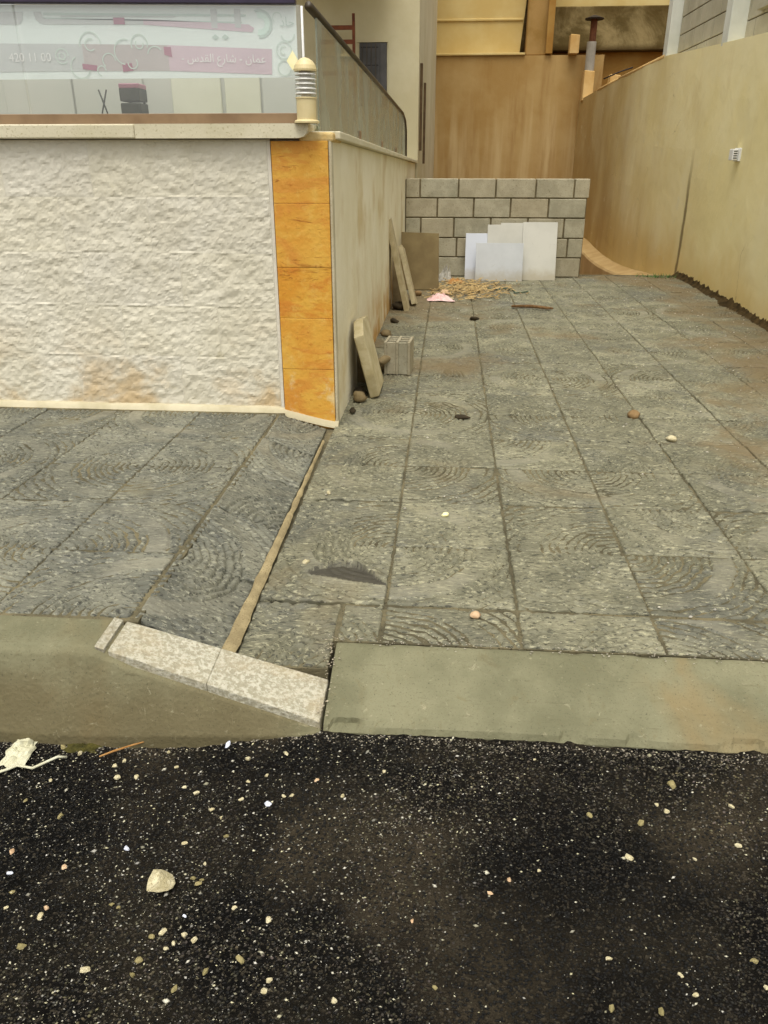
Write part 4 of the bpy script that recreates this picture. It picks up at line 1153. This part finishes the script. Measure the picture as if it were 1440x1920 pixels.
# litter
def crumple(name, c, sx, sy, sz, mat, seed, lab, cat, n=14):
    V, Fc = [], []
    for j in range(n + 1):
        for i in range(n + 1):
            u, v = i / n * 2 - 1, j / n * 2 - 1
            e = max(0, 1 - (u * u + v * v) * .9)
            k = 1 + .35 * fbm(u * 1.5 + seed, v * 1.5, seed, 2)
            V.append((c[0] + u * sx * k, c[1] + v * sy * k, c[2] + .004 + sz * (e * (.55 + .6 * abs(fbm(u * 3 + seed, v * 3, seed, 3)) * 1.6))))
    for j in range(n):
        for i in range(n):
            a = j * (n + 1) + i; Fc.append((a, a + 1, a + n + 2, a + n + 1))
    return tag(mk(name, V, Fc, mat), lab, cat)
crumple('plastic_bag', (-.06, 7.98, .002), .12, .10, .06, M['pink'], 1.3, 'crumpled pale pink plastic bag on the driveway litter', 'bag')
crumple('plastic_bag', (-.02, 9.35, .002), .09, .12, .16, M['grey_bag'], 4.1, 'grey crumpled bag between the brown board and white sheets', 'bag')
V, Fc = [], []
for i in range(520):
    x = rng.normal(.22, .22); y = rng.normal(8.65, .38)
    if not (-.25 < x < .9 and 7.9 < y < 9.4): continue
    a = rng.uniform(0, math.pi); L = rng.uniform(.03, .10); w = rng.uniform(.003, .007); z = rng.uniform(.008, .035)
    dx, dy = math.cos(a) * L / 2, math.sin(a) * L / 2; ex, ey = -math.sin(a) * w, math.cos(a) * w
    dz = rng.uniform(-.012, .012); b = len(V)
    V += [(x - dx - ex, y - dy - ey, z - dz), (x + dx - ex, y + dy - ey, z + dz), (x + dx + ex, y + dy + ey, z + dz + .003), (x - dx + ex, y - dy + ey, z - dz + .003), (x, y, z + .009)]
    Fc += [(b, b + 1, b + 4), (b + 1, b + 2, b + 4), (b + 2, b + 3, b + 4), (b + 3, b, b + 4), (b + 3, b + 2, b + 1, b)]
tag(mk('straw_litter', V, Fc, M['straw']), 'scattered yellow straw and shavings in front of the white sheets', 'straw', kind='stuff')
crumple('cardboard_scrap', (.10, 9.15, .004), .10, .12, .05, M['twig'], 7.7, 'torn tan cardboard scrap left of the white sheets', 'cardboard', 8)
crumple('rusty_scrap', (-.02, 8.35, .004), .05, .06, .05, M['pebble_rust'], 9.1, 'small rust red scrap beside the pink bag', 'scrap', 8)
tag(tube('green_cord', [(.36 + .52 * t + .03 * math.sin(t * 23), 8.85 - .45 * t + .10 * math.sin(t * 15), .012) for t in np.linspace(0, 1, 40)], .007, M['green_cord'], None, 6), 'dark green cord tangled on the tiles below the white sheets', 'cord')
tag(tube('stick', [(.62, 7.56, .018), (.80, 7.50, .03), (.95, 7.47, .02), (1.0, 7.47, .018)], [.012, .016, .014, .008], M['stick'], None, 7), 'flat brown stick lying across the driveway', 'stick')
tag(rock('driveway_stone', (.245, 6.94, .012), .035, M['dark_chip'], 1.7, squash=(1.2, .7, .5)), 'dark chip on the driveway in front of the straw', 'stone')
tag(rock('driveway_stone', (1.045, 4.17, .018), .038, M['brick_chip'], 2.9, squash=(.8, .8, .8)), 'brown chunk on the driveway tiles at middle right', 'stone')
tag(rock('driveway_stone', (.105, 4.08, .008), .032, M['dark_chip'], 4.4, squash=(1.5, .6, .4)), 'dark flat chip on the ring-patterned tiles', 'stone')
tag(rock('driveway_stone', (.024, 2.79, .010), .014, M['pale_yellow'], 6.6), 'small pale yellow pebble alone in the driveway centre', 'stone')
for k, (x, y, r, m, lab) in enumerate([(.12, 2.06, .016, 'pebble_rust', 'pale pinkish pebble near the driveway kerb'), (-.46, 2.36, .012, 'pebble', 'white pebble beside the dark patch on the tile'),
                                      (-.47, 2.98, .010, 'pebble', 'white pebble beside the sand joint, further up'), (1.15, 3.79, .022, 'pebble', 'white flat pebble near the brown chunk')]):
    tag(rock('driveway_stone', (x, y, r * .5), r, M[m], k + 11.3), lab, 'stone')
for k, (x, y, r, m, lab) in enumerate([(-.47, 6.2, .05, 'slab_dark', 'grey rubble lump at the wall foot beyond the hollow block'), (-.44, 6.75, .035, 'dark_chip', 'small black lump at the wall foot before the planks'),
                                      (-.30, 8.25, .045, 'brick_chip', 'brown lump in front of the brown board'), (.05, 8.0, .022, 'pebble', 'white crumb right of the pink bag')]):
    tag(rock('rubble_stone', (x, y, r * .4), r, M[m], k * 1.9 + 21.3), lab, 'stone')
# weeds in the corner
wd = empty('weed_tuft', (2.62, 9.85, 0), 'small green weed tuft at the end of the boundary wall foot', 'weed')
V, Fc = [], []
for i in range(60):
    x, y = rng.normal(2.55, .13), rng.normal(9.82, .05); a = rng.uniform(0, 6.28); L = rng.uniform(.03, .09); b = len(V)
    V += [(x - .006, y, 0), (x + .006, y, 0), (x + math.cos(a) * L * .6, y + math.sin(a) * L * .6, L * .6)]
    Fc.append((b, b + 1, b + 2))
mk('blades', V, Fc, M['weed'], wd)

# ================================================================= ROAD LITTER
def px(x, y, z):
    d = fw + rt * ((x - 720) / F_PX) - up * ((y - 960) / F_PX)
    t = (z - EYE) / d.z
    return (d.x * t, d.y * t)
# pixel readings of the larger pebbles turned into ground positions (metres) and radii
PB = [(427, 1395, 17, 'b'), (465, 1421, 14, 'p'), (537, 1412, 13, 'p'), (215, 1435, 15, 'p'), (233, 1426, 13, 'p'), (220, 1456, 18, 'p'), (256, 1456, 14, 'p'), (331, 1437, 12, 'p'),
      (346, 1475, 12, 'p'), (367, 1486, 14, 'p'), (452, 1497, 12, 'p'), (500, 1453, 11, 'p'), (465, 1464, 12, 'p'), (594, 1461, 11, 'r'), (642, 1491, 13, 'p'), (532, 1491, 11, 'p'),
      (547, 1490, 11, 'p'), (503, 1507, 17, 'b'), (396, 1517, 12, 'p'), (415, 1532, 11, 'p'), (316, 1409, 10, 'p'), (113, 1529, 13, 'd'), (94, 1462, 10, 'p'), (48, 1499, 10, 'd'),
      (22, 1595, 16, 'r'), (17, 1636, 16, 'b'), (120, 1625, 13, 'r'), (237, 1590, 13, 'b'), (346, 1579, 11, 'p'), (424, 1566, 11, 'd'), (384, 1618, 11, 'p'), (362, 1645, 12, 'd'), (371, 1655, 14, 'd'), (378, 1648, 11, 'd'),
      (22, 1673, 14, 'd'), (10, 1701, 12, 'p'), (86, 1701, 13, 'r'), (75, 1716, 18, 'p'), (209, 1694, 10, 'd'), (222, 1700, 10, 'd'), (440, 1701, 14, 'p'), (503, 1723, 14, 'p'), (346, 1717, 12, 'b'),
      (305, 1746, 18, 'p'), (284, 1755, 15, 'd'), (345, 1751, 14, 'p'), (364, 1761, 17, 'p'), (325, 1767, 12, 'p'), (311, 1777, 12, 'p'), (260, 1799, 20, 'd'), (159, 1817, 17, 'p'), (247, 1826, 13, 'd'),
      (385, 1820, 17, 'd'), (450, 1798, 24, 'd'), (327, 1852, 16, 'd'), (505, 1837, 17, 'p'), (495, 1857, 19, 'p'), (626, 1875, 17, 'p'), (40, 1772, 17, 'd'), (117, 1400, 16, 'd'), (150, 1412, 19, 'p'), (517, 1370, 13, 'p'),
      (1260, 1471, 26, 'd'), (1250, 1520, 14, 'p'), (1232, 1508, 12, 'p'), (1202, 1542, 22, 'd'), (1370, 1510, 13, 'p'), (1385, 1584, 14, 'p'), (1180, 1607, 20, 'p'), (1106, 1528, 14, 'd'),
      (919, 1674, 14, 'r'), (955, 1648, 11, 'r'), (1011, 1631, 10, 'p'), (1002, 1423, 10, 'p'), (1142, 1796, 13, 'p'), (1277, 1827, 13, 'p'), (1414, 1800, 14, 'd'), (1147, 1889, 17, 'd'), (1240, 1895, 22, 'd'),
      (1305, 1864, 14, 'p'), (815, 1850, 13, 'd'), (1155, 1387, 11, 'p'), (1130, 1387, 10, 'r'), (720, 1445, 11, 'p'), (1303, 1609, 10, 'p'), (773, 1725, 10, 'r'), (1437, 1850, 12, 'p')]
PM = {'p': ('pebble', 'cream', 'cream pebbles'), 'b': ('pebble_blue', 'bluish white', 'bluish pebbles'),
      'r': ('pebble_rust', 'rusty tan', 'rusty pebbles'), 'd': ('pebble_dim', 'dusty olive', 'dusty pebbles')}
plib = {}
def chip_mesh(seed, mat):
    import bmesh
    r_ = random.Random(seed)
    bm = bmesh.new()
    for i in range(30):
        v = Vector((r_.gauss(0, 1), r_.gauss(0, 1), r_.gauss(0, 1))).normalized() * r_.uniform(.8, 1.1)
        bm.verts.new((v.x, v.y * .85, v.z * .68))
    bmesh.ops.convex_hull(bm, input=list(bm.verts))
    bmesh.ops.delete(bm, geom=[v for v in bm.verts if not v.link_faces], context='VERTS')
    bmesh.ops.recalc_face_normals(bm, faces=bm.faces)
    me = bpy.data.meshes.new('pebble'); bm.to_mesh(me); bm.free()
    me.materials.append(mat)
    return me
for c in PM:
    for s in range(5):
        plib[(c, s)] = chip_mesh(s * 13 + ord(c), M[PM[c][0]])
PEB = []
for (x, y, d, c) in PB:
    wx, wy = px(x, y, -0.09); gz = road_h(wx, wy); wx, wy = px(x, y, gz + .004)
    dist = math.sqrt(wx * wx + wy * wy + 1.9)
    r = max(.0042, d * .5 * dist / F_PX * (0.84 if d < 18 else .72))
    o = bpy.data.objects.new('pebble', plib[(c, rnd.randrange(5))]); col.objects.link(o)
    o.location = (wx, wy, gz + r * .22); o.scale = (r * rnd.uniform(.8, 1.25), r * rnd.uniform(.7, 1.05), r * rnd.uniform(.7, 1.0)); o.rotation_euler = (rnd.uniform(-.3, .3), rnd.uniform(-.3, .3), rnd.uniform(0, 6.28))
    if y < 1430: wh = 'in the gutter strip close below the kerb' if x < 600 else 'close below the driveway kerb'
    elif x < 140: wh = 'near the left edge of the picture'
    elif x < 700 and y < 1560: wh = 'between the tapering kerb and the big cream stone'
    elif x < 700 and y < 1690: wh = 'beside the big cream stone'
    elif x < 700 and y < 1790: wh = 'in the patch just below the big cream stone'
    elif x < 700: wh = 'near the bottom left corner of the picture'
    elif x < 1050: wh = 'on mid road, right of the big cream stone'
    elif y < 1650: wh = 'on the right half of the road, nearer the kerb'
    else: wh = 'at the bottom right of the picture'
    big = 'larger' if d >= 16 else 'small'
    PEB.append((x, o))
    tag(o, big + ' ' + PM[c][1] + ' pebble ' + wh, 'pebble', PM[c][2] + ', ' + wh)
same = {}
for x, o in sorted(PEB, key=lambda q: q[0]): same.setdefault(o['label'], []).append(o)
ORD = ['leftmost', 'second', 'third', 'fourth', 'fifth', 'sixth', 'seventh', 'eighth', 'ninth', 'tenth', 'eleventh', 'twelfth', 'thirteenth', 'fourteenth', 'fifteenth', 'sixteenth']
for lab, os_ in same.items():
    if len(os_) > 1:
        for k, o in enumerate(os_):
            o['label'] = lab + (', leftmost one' if k == 0 else ', rightmost one' if k == len(os_) - 1 else ', ' + ORD[k] + ' from left')
bx_, by_ = px(299, 1645, -.07)
bs = bpy.data.objects.new('road_stone', chip_mesh(77, M['pebble'])); col.objects.link(bs)
bs.location = (bx_, by_, -.085); bs.scale = (.033, .033, .036); bs.rotation_euler = (.3, .2, .8)
tag(bs, 'large cream stone, biggest on the dark asphalt', 'stone')

def stones(name, pts, mat_col, lab, cat):
    """many little stones in one mesh; pts (x, y, z, r, colour)"""
    base = np.array([(1, 0, 0), (-1, 0, 0), (0, 1, 0), (0, -1, 0), (0, 0, 1), (0, 0, -1)], float)
    tri = np.array([(0, 2, 4), (2, 1, 4), (1, 3, 4), (3, 0, 4), (2, 0, 5), (1, 2, 5), (3, 1, 5), (0, 3, 5)])
    n = len(pts)
    V = np.zeros((n, 6, 3)); Cc = np.zeros((n, 6, 4))
    for i, (x, y, z, r, c) in enumerate(pts):
        a = rng.normal(.3, .6); s, k = math.sin(a), math.cos(a)
        b = base * np.array([1.35, 1, 1]) * (1 + rng.uniform(-.25, .25, (6, 1))) * np.array([1, rng.uniform(.55, 1), rng.uniform(.45, .7)]) * r
        V[i, :, 0] = b[:, 0] * k - b[:, 1] * s + x; V[i, :, 1] = b[:, 0] * s + b[:, 1] * k + y; V[i, :, 2] = b[:, 2] + z
        Cc[i, :, :] = c
    T = (tri[None] + (np.arange(n) * 6)[:, None, None]).reshape(-1, 3)
    me = bpy.data.meshes.new(name)
    me.vertices.add(n * 6); me.vertices.foreach_set('co', V.reshape(-1))
    me.loops.add(len(T) * 3); me.loops.foreach_set('vertex_index', T.reshape(-1).astype(np.int32))
    me.polygons.add(len(T)); me.polygons.foreach_set('loop_start', (np.arange(len(T)) * 3).astype(np.int32)); me.polygons.foreach_set('loop_total', np.full(len(T), 3, np.int32))
    me.polygons.foreach_set('use_smooth', np.ones(len(T), bool))
    me.update(calc_edges=True)
    at = me.attributes.new('stone', 'FLOAT_COLOR', 'POINT'); at.data.foreach_set('color', Cc.reshape(-1))
    me.materials.append(M['stones']); me.validate()
    o = bpy.data.objects.new(name, me); col.objects.link(o)
    return tag(o, lab, cat, kind='stuff')
pts = []
for i in range(42000):           # aggregate standing proud of the binder
    x, y = rng.uniform(-1.35, 1.2), rng.uniform(.80, 1.60)
    k = rng.uniform(0, 1) ** 2.5
    dn = fbm(x * 2.2, y * 2.2, 7.7, 3)
    v = .0015 + .10 * k * max(.10, .7 + 1.9 * dn)
    pts.append((x, y, road_h(x, y) + .0004, rng.uniform(.0014, .0042), (v, v * rng.uniform(.78, .92), v * rng.uniform(.42, .70), 1)))
for i in range(17000):
    x, y = rng.uniform(-1.35, 1.2), rng.uniform(.80, 1.62)
    if fbm(x * 1.6 + 3, y * 1.6, 2.7, 3) + rng.uniform(-.5, .5) < -.05: continue
    r = .0011 + .0024 * rng.uniform() ** 2.5
    if rng.uniform() < .05: r *= 1.8
    if rng.uniform() < .5: r *= .62
    if x > .1 and rng.uniform() < .35: continue
    v = .04 + .6 * rng.uniform() ** 1.4; w = rng.uniform(.62, .95)
    pts.append((x, y, road_h(x, y) + .0012, r, (v, v * (.86 + .10 * w), v * w * .9, 1)))
for i in range(1800):
    x = rng.uniform(-1.35, 1.2); y = (1.60 if x > -.3 else 1.55 + .05 * max(0, min(1, (x + .9) / .6))) - abs(rng.normal(0, .022)); v = .05 + .4 * rng.uniform() ** 1.5
    pts.append((x, y, road_h(x, y) + .001, .001 + .0026 * rng.uniform() ** 2, (v, v * .88, v * .66, 1)))
stones('gravel', pts, None, 'fine pale grit and dark aggregate scattered over the asphalt', 'gravel')
pts = []
for i in range(1500):
    x, y = rng.uniform(-.5, 2.7), 1.95 + 7.7 * rng.uniform() ** 1.2
    if x < 1.2 and rng.uniform() < .6: continue
    r = .0020 + .0050 * rng.uniform() ** 3 + .0005 * max(0, y - 3)
    v = rng.uniform(.25, .62)
    pts.append((x, y, .004, r, (v, v * .93, v * .78, 1)))
for i in range(260):
    x = rng.uniform(-.28, 1.2); y = rng.normal(1.905, .012); v = rng.uniform(.25, .5)
    pts.append((x, y + rng.normal(0, .012), .001, rng.uniform(.001, .0038), (v, v * .9, v * .7, 1)))
for i in range(120):
    x = rng.normal(-.30, .012); y = rng.uniform(1.62, 1.92); v = rng.uniform(.3, .55)
    pts.append((x, y, -.055 + .06 * (y - 1.62) / .28, rng.uniform(.001, .0034), (v, v * .86, v * .62, 1)))
stones('driveway_grit', pts, None, 'pale grit scattered over the driveway tiles', 'grit')

# scraps in the gutter at the left
wx, wy = px(38, 1412, -.13)
crumple('plastic_scrap', (wx, wy, -.130), .035, .055, .02, M['scrap'], 2.2, 'torn whitish plastic scrap in the gutter by the tall kerb', 'scrap')
P = []
for (x, y) in [(-20, 1448), (15, 1442), (32, 1435), (60, 1437), (90, 1428), (108, 1420), (124, 1414)]:
    a, b = px(x, y, -.118); P.append((a, b, -.122 + .006 * math.sin(x)))
tag(tube('wire', P, .0036, M['scrap'], None, 6), 'bent white wire lying in the gutter beside the plastic scrap', 'wire')
P = []
for (x, y) in [(186, 1418), (215, 1407), (250, 1396), (275, 1389)]:
    a, b = px(x, y, -.115); P.append((a, b, -.116))
tag(tube('twig', P, [.0022, .0028, .0026, .0016], M['twig'], None, 6), 'thin tan twig in the gutter below the brown-stained kerb', 'twig')
a, b = px(155, 1394, -.12)
tag(crumple('moss_clump', (a, b, -.136), .045, .022, .012, M['moss'], 5.5, 'olive moss clump in the gutter at the kerb foot', 'moss', 12), 'olive moss clump in the gutter at the kerb foot', 'moss')
